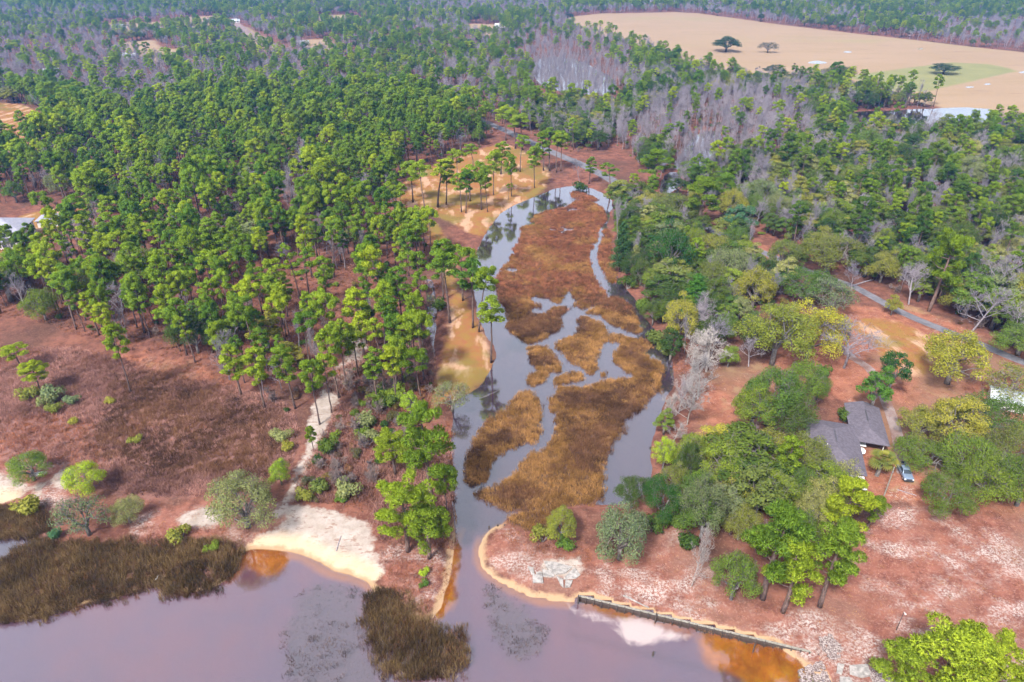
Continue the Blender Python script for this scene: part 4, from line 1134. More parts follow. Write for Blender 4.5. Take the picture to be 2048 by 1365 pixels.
for i in order:
    t = trees[i]; fam = FAMILY[t['kind']]
    hand = t['group'] not in GROUPS
    if not hand and (not t['inside'] or count.get(fam, 0) >= LIMIT[fam]): rest.append(t); continue
    count[fam] = count.get(fam, 0) + 1
    vs = PROTO[t['kind']]; p = vs[int(g.integers(0, len(vs)))]
    o = empty(fam, (t['x'], t['y'], t['z']), float(g.uniform(0, 6.28)))
    sx = t['w'] / p['w']; sz = t['h'] / p['h']
    if t['kind'] in ('pine', 'snag', 'bare'): o.rotation_euler = (float(g.normal(0, .035)), float(g.normal(0, .035)), o.rotation_euler[2])
    o.scale = (sx, sx, sz)
    a = link('trunk', p['t'], o)
    c = link('branches' if t['tint'] is None else 'crown', p['c'], o)
    if t['tint'] is not None:
        k = float(g.uniform(.9, 1.1)); c.color = (*[min(1, q * k) for q in t['tint']], 1)
    if hand: tag(o, t['label'], 'tree', t['group'])
    else: tag(o, zone_label(t, fam), 'tree', GROUPS[t['group']] + ' (' + fam.replace('_', ' ') + ')')
print('single trees', count, 'rest', len(rest), 'far', len(FAR))

# the rest of the wood, too many to pick apart: one mass per kind
FZ = terrain(FAR)[0]
fb = sdmax(FAR, bare_z, 15.) + (fbm(FAR[:, 0], FAR[:, 1], 90, 5) - .5) * 26
fs = fbm(FAR[:, 0], FAR[:, 1], 110, 33)
mass = {'pine': [], 'broad': [], 'bare': []}
for (x, y), z, b, s in zip(FAR, FZ, fb, fs):
    r = g.random()
    if b > 0: k = 'bare' if r < .85 else 'pine'
    elif s > .53: k = 'bare' if r < .68 else ('pine' if r < .90 else 'broad')
    elif s < .36: k = 'broad' if r < .5 else ('pine' if r < .9 else 'bare')
    else: k = 'pine' if r < .54 else ('broad' if r < .65 else 'bare')
    if k == 'pine': h = g.uniform(12, 20); w = h * g.uniform(.30, .46)
    elif k == 'broad': h = g.uniform(9, 14); w = h * g.uniform(.7, 1.0)
    else: h = g.uniform(10, 15); w = h * g.uniform(.35, .6)
    mass[k].append((x, y, z, h, w))
for t in rest:
    k = dict(pine_tree='pine', broadleaf_tree='broad', bare_tree='bare')[FAMILY[t['kind']]]
    mass[k].append((t['x'], t['y'], t['z'], t['h'], t['w']))
def mass_obj(name, key, members, label):
    A = np.array(mass[key]); n = len(A)
    objs = [(joined(k, v, col), col) for k, v, col in members]
    hw = np.array([(PROTO[k][v]['h'], PROTO[k][v]['w']) for k, v, col in members])
    idx = g.integers(0, len(members), n)
    sc = np.stack([A[:, 4] / hw[idx, 1], A[:, 4] / hw[idx, 1], A[:, 3] / hw[idx, 0]], 1)
    rot = np.stack([g.normal(0, .03, n), g.normal(0, .03, n), g.uniform(0, 6.28, n)], 1)
    o = scatter(name, A[:, :3], sc, rot, idx, coll(name + '_kinds', objs), label); o.color = (*members[0][2], 1)
mass_obj('pine_forest', 'pine', [('pine', k, (PINE, PINED, PINEB)[k % 3]) for k in range(12)], 'far green pine forest stretching to the horizon')
mass_obj('broadleaf_forest', 'broad', [('tallwood', 0, DARK), ('tallwood', 1, MID), ('tallwood', 2, DARK), ('oak', 1, DARK), ('oak', 3, MID), ('tallwood', 3, OLIVE)], 'dark broadleaf trees massed between the far pines')
mass_obj('leafless_forest', 'bare', [('bare', 0, PINE), ('bare', 1, PINE), ('snag', 0, PINE), ('snag', 1, PINE), ('snag', 2, PINE)], 'grey leafless swamp trees massed in the far wood')

# ------------------------------------------------------------------ bushes
BUSH = [ # px base, width px, tint, label
 (112,800,52,GREY,'grey-green bush right of the lone round pine in the brown brush'),(60,800,44,OLIVE,'olive bush below the lone round pine'),(97,812,40,GREY,'low grey bush at the foot of the lone round pine'),
 (147,808,34,GREY,'pale bush in the brown brush'),(112,826,34,OLIVE,'yellowish bush below the pale bush in the brown brush'),(147,850,28,OLIVE,'small olive bush alone in the brown brush'),(272,886,30,OLIVE,'olive bush beside a white stump in the brown brush'),
 (222,808,24,OLIVE,'faint olive bush in the middle of the brown brush'),(68,1024,66,OLIVE,'yellow-olive bush at the top of the shore marsh'),(112,1076,34,TEAL,'small dark green bush at the left shore marsh'),
 (365,1082,52,OLIVE,'olive bush behind the middle of the shore marsh'),(424,1100,34,MID,'green bush at the right end of the shore marsh'),(655,912,52,DARK,'dark green bush right of the white sand trail'),
 (565,880,48,GREY,'grey-green bush left of the white sand trail'),(580,905,36,OLIVE,'olive bush below the grey-green trail bush'),(850,1150,26,LIME,'small bright bush on the red point left of the creek mouth'),(846,1172,24,MID,'small green bush on the tip of the creek point'),
 (1130,1095,44,MID,'green bush at the foot of the yellow spit tree'),(1085,1085,52,OLIVE,'olive bush on the sandy spit'),(1372,1095,56,DARK,'dark bush above the white leafless seawall tree'),
 (1690,842,40,DARK,'trimmed dark green shrub in the corner of the house'),(1640,760,44,MID,'green shrub right of the large clearing oak'),(1310,1060,60,DARK,'dark bush at the lower pond corner'),(1360,1050,60,MID,'green bush under the lower pond oaks'),
 (700,990,60,GREY,'grey bush above the white beach'),(640,985,50,OLIVE,'olive bush beside the foot of the sand trail'),(735,860,54,GREY,'pale grey bush in the thicket right of the sand trail'),(610,1000,40,OLIVE,'low olive bush where the trail meets the beach'),
 (770,820,60,DARK,'dark bush in the thicket left of the young bright pine'),(800,800,52,MID,'green bush left of the young bright pine'),(745,890,46,GREY,'grey thicket bush above the beach pines'),(880,620,40,DARK,'dark bush left of the grassy lane'),
 (1310,680,48,OLIVE,'olive bush at the marsh edge below the dark leaning tree'),(1290,620,40,MID,'green bush at the right edge of the marsh'),(1255,575,40,DARK,'dark bush at the foot of the tall cedar'),(1160,378,34,DARK,'dark bush at the head of the pond'),(1330,700,44,OLIVE,'olive bush beside the red brush on the pond bank'),
]
def put_bush(x, y, w, tint, label, grp=None):
    z = float(terrain(np.array([[x, y]]))[0][0]); p = PROTO['bush'][int(g.integers(0, 4))]
    o = empty('bush', (x, y, z), float(g.uniform(0, 6.28))); s = w / p['w']; o.scale = (s, s, s * float(g.uniform(.8, 1.15)))
    link('stems', p['t'], o); c = link('foliage', p['c'], o); c.color = (*tint, 1); tag(o, label, 'bush', grp)
for bx, by, wpx, tint, lab in BUSH:
    x, y = U(bx, by, .7); put_bush(x, y, wpx * PJ(x, y, .7)[2] / FPX, tint, lab)
# undergrowth through the stands
def spread_pts(poly, step, keep, wm=.8):
    P = jgrid(poly, step, g); P = P[g.random(len(P)) < keep]
    ok = (sdmax(P, waters, 6.) < -wm) & (linedist(P, road) > 4) & (linedist(P, trail) > 2.0) & (linedist(P, drive) > 2.5) & (sdmax(P, gold + field + sand, 4.) < -.3)
    ok &= ~((P[:, 0] > 62) & (P[:, 0] < 90) & (P[:, 1] > 107) & (P[:, 1] < 140))
    return P[ok]
thick = W([(600,780),(860,660),(870,790),(850,830),(830,900),(760,960),(740,1010),(590,1010),(600,960),(650,880),(700,800)])
U1 = np.vstack([spread_pts(stand_l, 6.5, .4), spread_pts(wood_r, 5.0, .7), spread_pts(bank_r, 3.0, .8), spread_pts(house_r, 4.0, .6), spread_pts(thick, 2.8, .75)])
n = len(U1); uz = terrain(U1)[0]
s = g.uniform(.5, 1.5, n)
scatter('undergrowth', np.column_stack([U1, uz]), np.stack([s, s, s * g.uniform(.7, 1.2, n)], 1), np.stack([np.zeros(n), np.zeros(n), g.uniform(0, 6.28, n)], 1), g.integers(0, 6, n),
        coll('undergrowth_kinds', [(joined('bush', 0, DARK), DARK), (joined('bush', 1, MID), MID), (joined('bush', 2, (.16, .14, .07)), DARK), (joined('bush', 3, (.20, .12, .09)), DARK), (PROTO['twigbush'][0]['j'], DARK), (PROTO['twigbush'][1]['j'], DARK)]), 'low dark undergrowth between the trees')

# ------------------------------------------------------------------ marsh grass and brush
def tuft_set(nm, mat, h, n=4, blades=26, spread=.55, width=.055, lean=.35):
    return [(clump_mesh('%s_%d' % (nm, k), 900 + k + hash(nm) % 7, blades, h, spread, width, mat, lean), (1, 1, 1)) for k in range(n)]
def strew(name, polys, per_m2, choose, collection, label, hs=(.75, 1.2), zmin=-.05, zfix=None, edge=0.0, ragged=.7, pools=False):
    pts = []
    for q in polys:
        lo, hi = q.min(0), q.max(0); m_ = int((hi - lo).prod() * per_m2)
        P = g.uniform(lo, hi, (m_, 2)); sd = sdf(P, q, 3.) + (fbm(P[:, 0], P[:, 1], 5., 3) - .5) * 1.3
        k = sd > edge - ragged * g.random(m_) ** 2.5; P, sd = P[k], sd[k]
        if pools: k = terrain(P)[2] > -1.5; P, sd = P[k], sd[k]
        px, py, _ = PJ(P[:, 0], P[:, 1], 0.); v = (px > -120) & (px < 2170) & (py < 1480); P, sd = P[v], sd[v]
        pts.append(np.column_stack([P, sd]))
    A = np.vstack(pts); n = len(A); z = terrain(A[:, :2])[0]
    z = np.maximum(z, zmin) if zfix is None else np.full(n, zfix)
    idx, sc = choose(A, n); s = sc * g.uniform(*hs, n)
    return scatter(name, np.column_stack([A[:, :2], z]), np.stack([s * g.uniform(.9, 1.3, n), s * g.uniform(.9, 1.3, n), s], 1), np.stack([g.normal(0, .08, n), g.normal(0, .08, n), g.uniform(0, 6.28, n)], 1), idx, collection, label)
marsh_c = coll('marsh_kinds', tuft_set('a_gold', MT['gold_grass'], 1.0) + tuft_set('b_brown', MT['brown_grass'], 1.15) + tuft_set('c_red', MT['red_grass'], .9))
def marsh_choice(A, n):
    # golden tufts along the channels and lower down the creek, brown inside, reddish toward the head
    y = A[:, 1]; nn = fbm(A[:, 0], A[:, 1], 9., 71)
    gold_p = np.clip(1.0 - A[:, 2] * .13, .2, .95) * sm(y, 215, 165) + .06
    gold_p = np.clip(gold_p + (nn - .5) * 3.4, .02, .97)
    red_p = sm(y, 180, 215) * .85
    r = g.random(n); r2 = g.random(n)
    kind = np.where(r < gold_p, 0, np.where(r2 < red_p, 2, 1))
    return kind * 4 + g.integers(0, 4, n), np.where(kind == 1, 1.0, .92)
strew('marsh_grass', islands, 5.0, marsh_choice, marsh_c, 'golden and brown marsh grass on the creek islands', (.55, 1.25), edge=.35, pools=True, ragged=1.1)
shore_c = coll('shore_kinds', tuft_set('a_dark', MT['dark_grass'], 1.5, 4, 30, .6, .06, .3) + tuft_set('b_brown', MT['brown_grass'], 1.3))
strew('shore_marsh_grass', shore, 5.0, lambda A, n: (np.where(g.random(n) < .75, 0, 4) + g.integers(0, 4, n), np.ones(n)), shore_c, 'tall dark marsh grass along the bay shore', (.6, 1.2), ragged=2.4)
drown_c = coll('drowned_kinds', tuft_set('a_drowned', MT['drowned_grass'], .7, 4, 16, .5, .07, .5))
strew('drowned_grass', drowned, 2.3, lambda A, n: (g.integers(0, 4, n), np.where(fbm(A[:, 0], A[:, 1], 4., 88) > .45, 1.0, .45)), drown_c, 'sparse grey grass just breaking the bay water', (.4, .9), zfix=-.1, edge=.6)
brush_c = coll('brush_kinds', tuft_set('a_brush', MT['brush'], 1.1, 4, 24, .7, .05, .6) + tuft_set('b_red', MT['red_grass'], .8, 4, 22, .6, .05, .5) + tuft_set('c_brown', MT['brown_grass'], 1.0))
dark_patch = W([(215,745),(330,765),(440,775),(560,830),(575,900),(530,960),(300,975),(220,900)])
def brush_choice(A, n):
    nn = fbm(A[:, 0], A[:, 1], 16., 51); px, py, _ = PJ(A[:, 0], A[:, 1], 0.)
    dk = sm(sdf(A[:, :2], dark_patch, 12.) + (nn - .5) * 14, -4, 4)
    redp = np.clip((nn - .45) * 3, .05, .9) * (1 - .85 * dk); r = g.random(n)
    return np.where(r < redp, 4, np.where(r < redp + (1 - redp) * (.12 + .7 * dk), 8, 0)) + g.integers(0, 4, n), np.where(r < redp, .8, 1.0)
strew('brown_brush', brush, 3.2, brush_choice, brush_c, 'red-brown dead brush of the left meadow', (.7, 1.3))
litterz = [W(q) for q in ([(760,1085),(880,1095),(905,1120),(890,1170),(868,1220),(840,1235),(790,1205),(758,1165)], [(1000,1060),(1060,1075),(1130,1090),(1180,1110),(1175,1130),(1120,1120),(1050,1110),(1010,1090)], [(250,1060),(330,1085),(480,1080),(560,1060),(480,1060),(330,1060)],
    [(590,960),(640,900),(720,870),(800,900),(820,960),(780,1000),(740,1030),(660,1010),(600,1005)], [(1330,650),(1375,665),(1395,720),(1380,760),(1350,745),(1335,700)], [(150,705),(430,735),(470,780),(330,760),(200,730)], [(1215,1120),(1300,1080),(1300,1100),(1230,1130)])]
floor_z = [W([(-100,560),(200,520),(450,540),(700,520),(880,560),(870,650),(850,790),(740,770),(640,700),(560,780),(430,735),(230,700),(60,640),(-100,640)])]
strew('forest_floor_weeds', floor_z, .9, lambda A, n: (np.where(g.random(n) < .45, 4, np.where(g.random(n) < .5, 0, 8)) + g.integers(0, 4, n), np.full(n, .8)), brush_c, 'reddish weeds and dead brush under the left pines', (.4, 1.2), zmin=.1)
yard_c = coll('yard_kinds', tuft_set('a_straw', MT['brush'], .35, 3, 12, .5, .06, 1.1) + tuft_set('b_tan', MT['gold_grass'], .3, 2, 12, .4, .05, .9) + tuft_set('c_litter', MT['brown_grass'], .3, 3, 12, .55, .07, 1.2))
strew('yard_litter', mottle + lawn, .9, lambda A, n: (g.integers(0, 8, n), np.ones(n)), yard_c, 'fallen twigs and dead weed tufts strewn over the red ground', (.4, 1.3), zmin=.1)
thick_z = [thick, W([(830,900),(900,840),(905,1000),(905,1100),(760,1090),(745,1010)])]
strew('thicket_brush', thick_z, 2.6, brush_choice, brush_c, 'red-brown dead brush of the thicket between trail and creek', (.6, 1.5), zmin=.1)
strew('red_weeds', litterz, 2.2, lambda A, n: (np.where(g.random(n) < .7, 4, 0) + g.integers(0, 4, n), np.full(n, .7)), brush_c, 'reddish dead weeds on the banks', (.5, 1.1), zmin=.1)

# ------------------------------------------------------------------ buildings
MT['roof'] = worn('roof_shingle', (.10, .088, .108), .18, 1.6, .9)
MT['roof_pale'] = worn('roof_shingle_pale', (.25, .25, .30), .12, 1.2, .9)
MT['roof_white'] = worn('roof_metal_white', (.42, .46, .50), .1, .8, .5)
MT['brick'] = worn('brick_wall', (.22, .105, .075), .2, 6, .9)
MT['white'] = worn('white_paint', (.6, .59, .57), .07, 2, .6)
MT['glass'] = NT('window_glass').pbr((.03, .04, .05), .08, spec=.6)
MT['dark'] = worn('dark_trim', (.05, .05, .055), .2, 4, .6)
MT['wood'] = worn('weathered_wood', (.22, .205, .175), .3, 5, .9)
MT['wood_dark'] = worn('wet_wood', (.07, .055, .048), .3, 5, .9)
MT['concrete'] = worn('concrete', (.27, .25, .235), .3, 1.6, .95)
MT['red'] = worn('red_canvas', (.42, .045, .06), .2, 3, .8)
MT['steel'] = NT('galvanised').pbr((.5, .52, .54), .4, metal=.8)

def hip(name, L, Wd, z0, rise, over, mat, parent, loc=(0, 0), gable=(False, False), thick=.18):
    """roof over x in +-Wd/2, y in +-L/2, ridge along y; gable flags for the -y and +y ends"""
    a, b = Wd / 2 + over, L / 2 + over
    ya = -b if gable[0] else -(b - a); yb = b if gable[1] else (b - a)
    if ya > yb: ya = yb = (ya + yb) / 2
    x, y = loc; m = MB()
    V = [(-a, -b, z0), (a, -b, z0), (a, b, z0), (-a, b, z0), (0, ya, z0 + rise), (0, yb, z0 + rise)]
    Vl = [(p, q, r - thick) for p, q, r in V]
    V = [(p + x, q + y, r) for p, q, r in V + Vl]
    F = [(0, 4, 5, 3), (1, 2, 5, 4), (0, 1, 4), (2, 3, 5)]
    F += [tuple(i + 6 for i in f[::-1]) for f in F[:4]] + [(0, 6, 7, 1), (1, 7, 8, 2), (2, 8, 9, 3), (3, 9, 6, 0)]
    m.add(V, F); return m.build(name, mat, parent)
def window(parent, x, y, z, w, h, face, mat_f=None):
    """window on a wall whose outward direction is face: '+x' '-x' '+y' '-y'; pane and frame stand proud"""
    s = 1 if face[0] == '+' else -1; m, f = MB(), MB(); d = .03
    def bx(mb, u0, u1, z0, z1, d0, d1):
        if face[1] == 'x': mb.box((min(x + s * d0, x + s * d1), y + u0, z0), (max(x + s * d0, x + s * d1), y + u1, z1))
        else: mb.box((x + u0, min(y + s * d0, y + s * d1), z0), (x + u1, max(y + s * d0, y + s * d1), z1))
    bx(m, -w / 2, w / 2, z, z + h, .0, d)
    t = .08
    for u0, u1, z0, z1 in ((-w/2-t, w/2+t, z-t, z), (-w/2-t, w/2+t, z+h, z+h+t), (-w/2-t, -w/2, z, z+h), (w/2, w/2+t, z, z+h), (-.03, .03, z, z+h)): bx(f, u0, u1, z0, z1, 0.001, d + .04)
    o = m.build('window', MT['glass'], parent); f.build('frame', mat_f or MT['white'], o); return o
# the near house: two wings under dark shingles
cB = (np.array([69.2, 129.8]) + np.array([74.7, 111.2])) / 2; ang = math.atan2(-2.7 * 1, 10.7) 
house = empty('house', (*cB, float(terrain(cB[None])[0][0])), -R(16.5))
tag(house, 'brick house with a dark grey hip roof and attached carport', 'house')
Wd, Ln = 10.2, 17.2
m = MB(); m.box((-Wd/2+.4, -Ln/2+.4, -.3), (Wd/2-.4, Ln/2-.4, 2.62)); m.build('wall', MT['brick'], house)
r1 = hip('roof', Ln, Wd, 2.75, 2.0, .55, MT['roof'], house)
m = MB(); m.box((-.14, -1.4, 4.55), (-.05, 3.0, 4.78)); m.box((.05, -1.4, 4.55), (.14, 3.0, 4.78)); m.build('ridge_vent', MT['dark'], r1)
m = MB(); m.tube([(-1.9, -2.4, 3.9), (-1.9, -2.4, 4.6)], [.07, .07], 8); m.build('vent_pipe', MT['white'], r1)
for y in (-6, -3, 1.2, 5): window(house, Wd/2-.4, y, .9, 1.3, 1.2, '+x'); window(house, -Wd/2+.4, y, .9, 1.3, 1.2, '-x')
for x in (-3, 0): window(house, x, -Ln/2+.4, .9, 1.5, 1.3, '-y')
m = MB(); m.box((Wd/2-.4, -1.5, 0), (Wd/2-.35, -.55, 2.05)); dr = m.build('door', MT['white'], house); m = MB(); m.tube([(Wd/2-.33, -.68, 1), (Wd/2-.27, -.68, 1)], [.04, .04], 6); m.build('handle', MT['steel'], dr)
# carport wing, up and to the right of the main block
ox, oy = 8.1, 10.8
m = MB(); m.box((ox-3.1, oy-1.5, -.3), (ox+3.1, oy+6.3, 2.5)); m.build('wall', MT['brick'], house)
r2 = hip('roof', 14.2, 6.9, 2.62, 1.35, .5, MT['roof'], house, (ox, oy), (False, True))
m = MB(); m.box((ox-.12, oy-1.0, 3.8), (ox-.03, oy+3.6, 4.03)); m.box((ox+.03, oy-1.0, 3.8), (ox+.12, oy+3.6, 4.03)); m.build('ridge_vent', MT['dark'], r2)
for x in (-3.0, 3.0):
    m = MB(); m.box((ox+x-.08, oy-6.8, -.2), (ox+x+.08, oy-6.64, 2.5)); m.build('post', MT['white'], house)
window(house, ox-3.1, oy+3.5, .9, 1.4, 1.2, '-x'); window(house, ox+3.1, oy+2.5, .9, 1.4, 1.2, '+x')
m = MB(); m.box((ox-3.3, oy-7.0, 2.40), (ox+3.3, oy-6.9, 2.60)); m.build('fascia', MT['white'], house)
# front porch of white posts and a low white awning
for x in (2.6, 4.0, 4.9):
    m = MB(); m.box((x-.06, -Ln/2-2.3, -.2), (x+.06, -Ln/2-2.18, 2.35)); m.build('porch_post', MT['white'], house)
m = MB(); m.prism([(2.3, 2.36), (5.1, 2.36), (5.1, 2.44), (2.3, 2.44)], -Ln/2-4.9, -Ln/2-.6); m.build('porch_roof', MT['white'], house)
m = MB(); m.box((-3.5, -Ln/2-4.6, -.2), (5.0, -Ln/2+.3, .22)); m.build('porch_floor', MT['wood'], house)

# left house, half out of the picture
p = np.array(U(16, 482, .7))
lh = empty('house', (*p, float(terrain(p[None])[0][0])), R(14)); tag(lh, 'white house with a pale grey hip roof cut off by the left edge', 'house')
m = MB(); m.box((-8, -7, -.3), (8, 7, 5.4)); m.build('wall', MT['white'], lh)
q = hip('roof', 14.4, 16.4, 5.5, 3.6, .7, MT['roof_pale'], lh)
m = MB(); m.box((-1.5, -10.5, -.3), (8, -7.0, 2.9)); m.build('porch_wall', MT['white'], lh); m = MB(); m.prism([(-2, 3.0), (8.6, 3.0), (8.6, 3.15), (-2, 3.15)], -11.2, -7.01); m.build('porch_roof', MT['roof_pale'], lh)
for x in (-5, -1.6, 2.2, 5.6): window(lh, x, -7, 3.5, 1.3, 1.4, '-y', MT['dark'])
for x in (0.5, 3, 5.8): window(lh, x, -10.5, .7, 1.5, 1.5, '-y', MT['dark'])
for y in (-4, 0, 4): window(lh, 8, y, 3.4, 1.2, 1.4, '+x', MT['dark']); window(lh, 8, y, .8, 1.2, 1.4, '+x', MT['dark'])
p = np.array(U(105, 450, .7)); gh = empty('garage', (*p, float(terrain(p[None])[0][0])), R(14)); tag(gh, 'pale grey roofed garage right of the left edge house', 'garage')
m = MB(); m.box((-4, -3.5, -.3), (4, 3.5, 2.7)); m.build('wall', MT['white'], gh); hip('roof', 7.2, 8.2, 2.8, 1.8, .4, MT['roof_pale'], gh)
m = MB(); m.box((-2.4, -3.56, 0), (2.4, -3.5, 2.2)); m.build('door', MT['steel'], gh)
# white-roofed building at the right edge
p = np.array(U(2036, 816, .7)); wh = empty('outbuilding', (*p, float(terrain(p[None])[0][0])), R(-28)); tag(wh, 'long white metal-roofed outbuilding at the right edge behind oaks', 'building')
m = MB(); m.box((-6.5, -3, -.3), (6.5, 3, 2.6)); m.build('wall', MT['white'], wh)
m = MB(); m.prism([(-3.4, 2.55), (0, 3.5), (3.4, 2.55), (3.4, 2.67), (0, 3.63), (-3.4, 2.67)], -6.9, 6.9); q = m.build('roof', MT['roof_white'], wh, None, (0, 0, R(90)))
for x in (-4, 0, 4): window(wh, x, -3, .9, 1.2, 1.1, '-y')
# far houses in the wood
FARH = [(240, 58, 16, 9, 'far white-roofed house at the top left clearing'), (607, 92, 13, 8, 'far pale shed beside the small green opening'), (262, 118, 14, 8, 'far low house below the top left clearing'), (470, 46, 14, 9, 'far house at the top of the dirt road'), (1000, 56, 14, 8, 'far house left of the pasture'), (105, 150, 12, 8, 'far house in the leafless wood at left')]
for bx, by, L, w, lab in FARH:
    p = np.array(U(bx, by, .7)); o = empty('far_house', (*p, float(terrain(p[None])[0][0])), R(float(g.uniform(-25, 25)))); tag(o, lab, 'house')
    m = MB(); m.box((-L/2, -w/2, -.3), (L/2, w/2, 3.0)); m.build('wall', MT['white'], o)
    m = MB(); m.prism([(-w/2-.5, 2.9), (0, 5.2), (w/2+.5, 2.9), (w/2+.5, 3.1), (0, 5.4), (-w/2-.5, 3.1)], -L/2-.4, L/2+.4); m.build('roof', MT['roof_white'], o, None, (0, 0, R(90)))
    for x in (-L*.3, 0, L*.3): window(o, x, -w/2, 1, 1.4, 1.3, '-y', MT['dark'])

# ------------------------------------------------------------------ vehicles
t = NT('silver_paint'); MT['silver'] = t.pbr((.20, .26, .36), .25, spec=.6, metal=.35)
MT['navy'] = NT('dark_paint').pbr((.03, .035, .06), .25, spec=.6)
MT['white_paint_car'] = NT('white_car_paint').pbr((.75, .77, .78), .25, spec=.6)
MT['tyre'] = NT('tyre').pbr((.02, .02, .02), .85)
MT['lamp'] = NT('lamp_glass').pbr((.85, .87, .88), .1, spec=.6)
def wheel(parent, x, y, r=.39, w=.26):
    m = MB(); m.tube([(x - w/2, y, r), (x - w/2 + .03, y, r), (x + w/2 - .03, y, r), (x + w/2, y, r)], [r*.86, r, r, r*.86], 18); o = m.build('wheel', MT['tyre'], parent, smooth=False)
    s = 1 if x > 0 else -1; m = MB(); m.tube([(x + s*(w/2 - .01), y, r), (x + s*(w/2 + .02), y, r)], [r*.58, r*.5], 12); m.build('rim', MT['steel'], o)
def pickup(loc, rz, label):
    o = empty('pickup_truck', loc, rz); tag(o, label, 'truck')   # nose toward -y
    W2 = .98
    def prof(pts, x0, x1, name, mat, bev=.05, par=o):
        m = MB(); n = len(pts); v = [(x0, y, z) for y, z in pts] + [(x1, y, z) for y, z in pts]
        m.add(v, [tuple(range(n)), tuple(range(2*n-1, n-1, -1))] + [((i+1) % n, i, n+i, n+(i+1) % n) for i in range(n)]); return m.build(name, mat, par, bevel=bev, smooth=True)
    prof([(-2.85, .45), (-2.9, .75), (-2.82, .98), (-2.6, 1.08), (-1.35, 1.2), (.95, 1.2), (.95, .45)], -W2, W2, 'body', MT['silver'], .07)
    m = MB(); a, b = .90, .74   # cab tapers toward the roof
    V = [(-a, -1.45, 1.19), (a, -1.45, 1.19), (a, .93, 1.19), (-a, .93, 1.19), (-b, -.75, 1.84), (b, -.75, 1.84), (b, .75, 1.84), (-b, .75, 1.84)]
    m.add(V, [(4,5,6,7), (0,1,5,4), (1,2,6,5), (2,3,7,6), (3,0,4,7), (3,2,1,0)]); m.build('cab', MT['silver'], o, bevel=.05, smooth=True)
    def pane(nm, quad, off):
        q = np.array(quad, float); c = q.mean(0); nn = np.cross(q[1]-q[0], q[3]-q[0]); nn /= np.linalg.norm(nn); 
        q = c + (q - c) * .9
        m = MB(); m.add(np.vstack([q + nn * off, q + nn * (off + .02)]), [(3,2,1,0), (4,5,6,7), (0,1,5,4), (1,2,6,5), (2,3,7,6), (3,0,4,7)]); return m.build(nm, MT['glass'], o)
    V = np.array(V)
    pane('windshield', V[[0,1,5,4]], .005); pane('rear_window', V[[2,3,7,6]], .005); pane('side_window', V[[1,2,6,5]], .005); pane('side_window', V[[3,0,4,7]], .005)
    # open bed with dark liner
    m = MB(); m.box((-W2, 1.0, .45), (-W2+.12, 2.9, 1.22)); m.build('bed_side', MT['silver'], o, bevel=.03)
    m = MB(); m.box((W2-.12, 1.0, .45), (W2, 2.9, 1.22)); m.build('bed_side', MT['silver'], o, bevel=.03)
    m = MB(); m.box((-W2+.13, 1.0, .6), (W2-.13, 2.8, .72)); m.build('bed_floor', MT['dark'], o)
    m = MB(); m.box((-W2+.13, 2.8, .5), (W2-.13, 2.9, 1.2)); m.build('tailgate', MT['navy'], o, bevel=.02)
    m = MB(); m.box((-.62, -2.93, .6), (.62, -2.86, .92)); m.build('grille', MT['dark'], o)
    m = MB(); m.box((-W2, -3.02, .36), (W2, -2.84, .58)); m.build('bumper', MT['dark'], o, bevel=.04)
    for s in (-1, 1):
        m = MB(); m.box((s*.8-.16, -2.92, .72), (s*.8+.16, -2.8, .92)); m.build('headlight', MT['lamp'], o, bevel=.02)
        m = MB(); m.box((s*1.08-.12, -1.2, 1.22), (s*1.08+.12, -1.08, 1.4)); m.build('mirror', MT['dark'], o, bevel=.02)
        for y in (-1.95, 1.85): wheel(o, s*.86, y)
    return o
pa, pb = np.array(U(1799, 932, .9)), np.array(U(1815, 966, .6)); c = (pa + pb) / 2; d = pb - pa
pickup((*c, float(terrain(c[None])[0][0]) + .05), math.atan2(d[1], d[0]) + R(90), 'silver pickup truck with a dark bed parked beside the oak grove')
def sedan(loc, rz, label, paint):
    o = empty('parked_car', loc, rz); tag(o, label, 'car')
    m = MB(); V = []
    for x in (-.88, .88): V += [(x, -2.25, .4), (x, -2.3, .68), (x, -1.0, .92), (x, 1.5, .95), (x, 2.2, .85), (x, 2.25, .4)]
    n = 6; m.add(V, [tuple(range(n)), tuple(range(2*n-1, n-1, -1))] + [((i+1) % n, i, n+i, n+(i+1) % n) for i in range(n)]); m.build('body', paint, o, bevel=.07, smooth=True)
    m = MB(); V = [(-.78, -1.1, .9), (.78, -1.1, .9), (.78, 1.6, .93), (-.78, 1.6, .93), (-.6, -.3, 1.42), (.6, -.3, 1.42), (.6, .9, 1.42), (-.6, .9, 1.42)]
    m.add(V, [(4,5,6,7), (0,1,5,4), (1,2,6,5), (2,3,7,6), (3,0,4,7), (3,2,1,0)]); m.build('windows', MT['glass'], o, bevel=.04, smooth=True)
    m = MB(); m.box((-.6, -.3, 1.41), (.6, .9, 1.46)); m.build('roof', paint, o, bevel=.02)
    for s in (-1, 1):
        m = MB(); m.box((s*.65-.16, -2.31, .6), (s*.65+.16, -2.2, .74)); m.build('headlight', MT['lamp'], o)
        for y in (-1.4, 1.4): wheel(o, s*.8, y, .32, .2)
pc = np.array(U(1720, 885, .8)); sedan((*pc, float(terrain(pc[None])[0][0]) + .02), -R(16.5), 'white car with its nose out of the carport', MT['white_paint_car'])

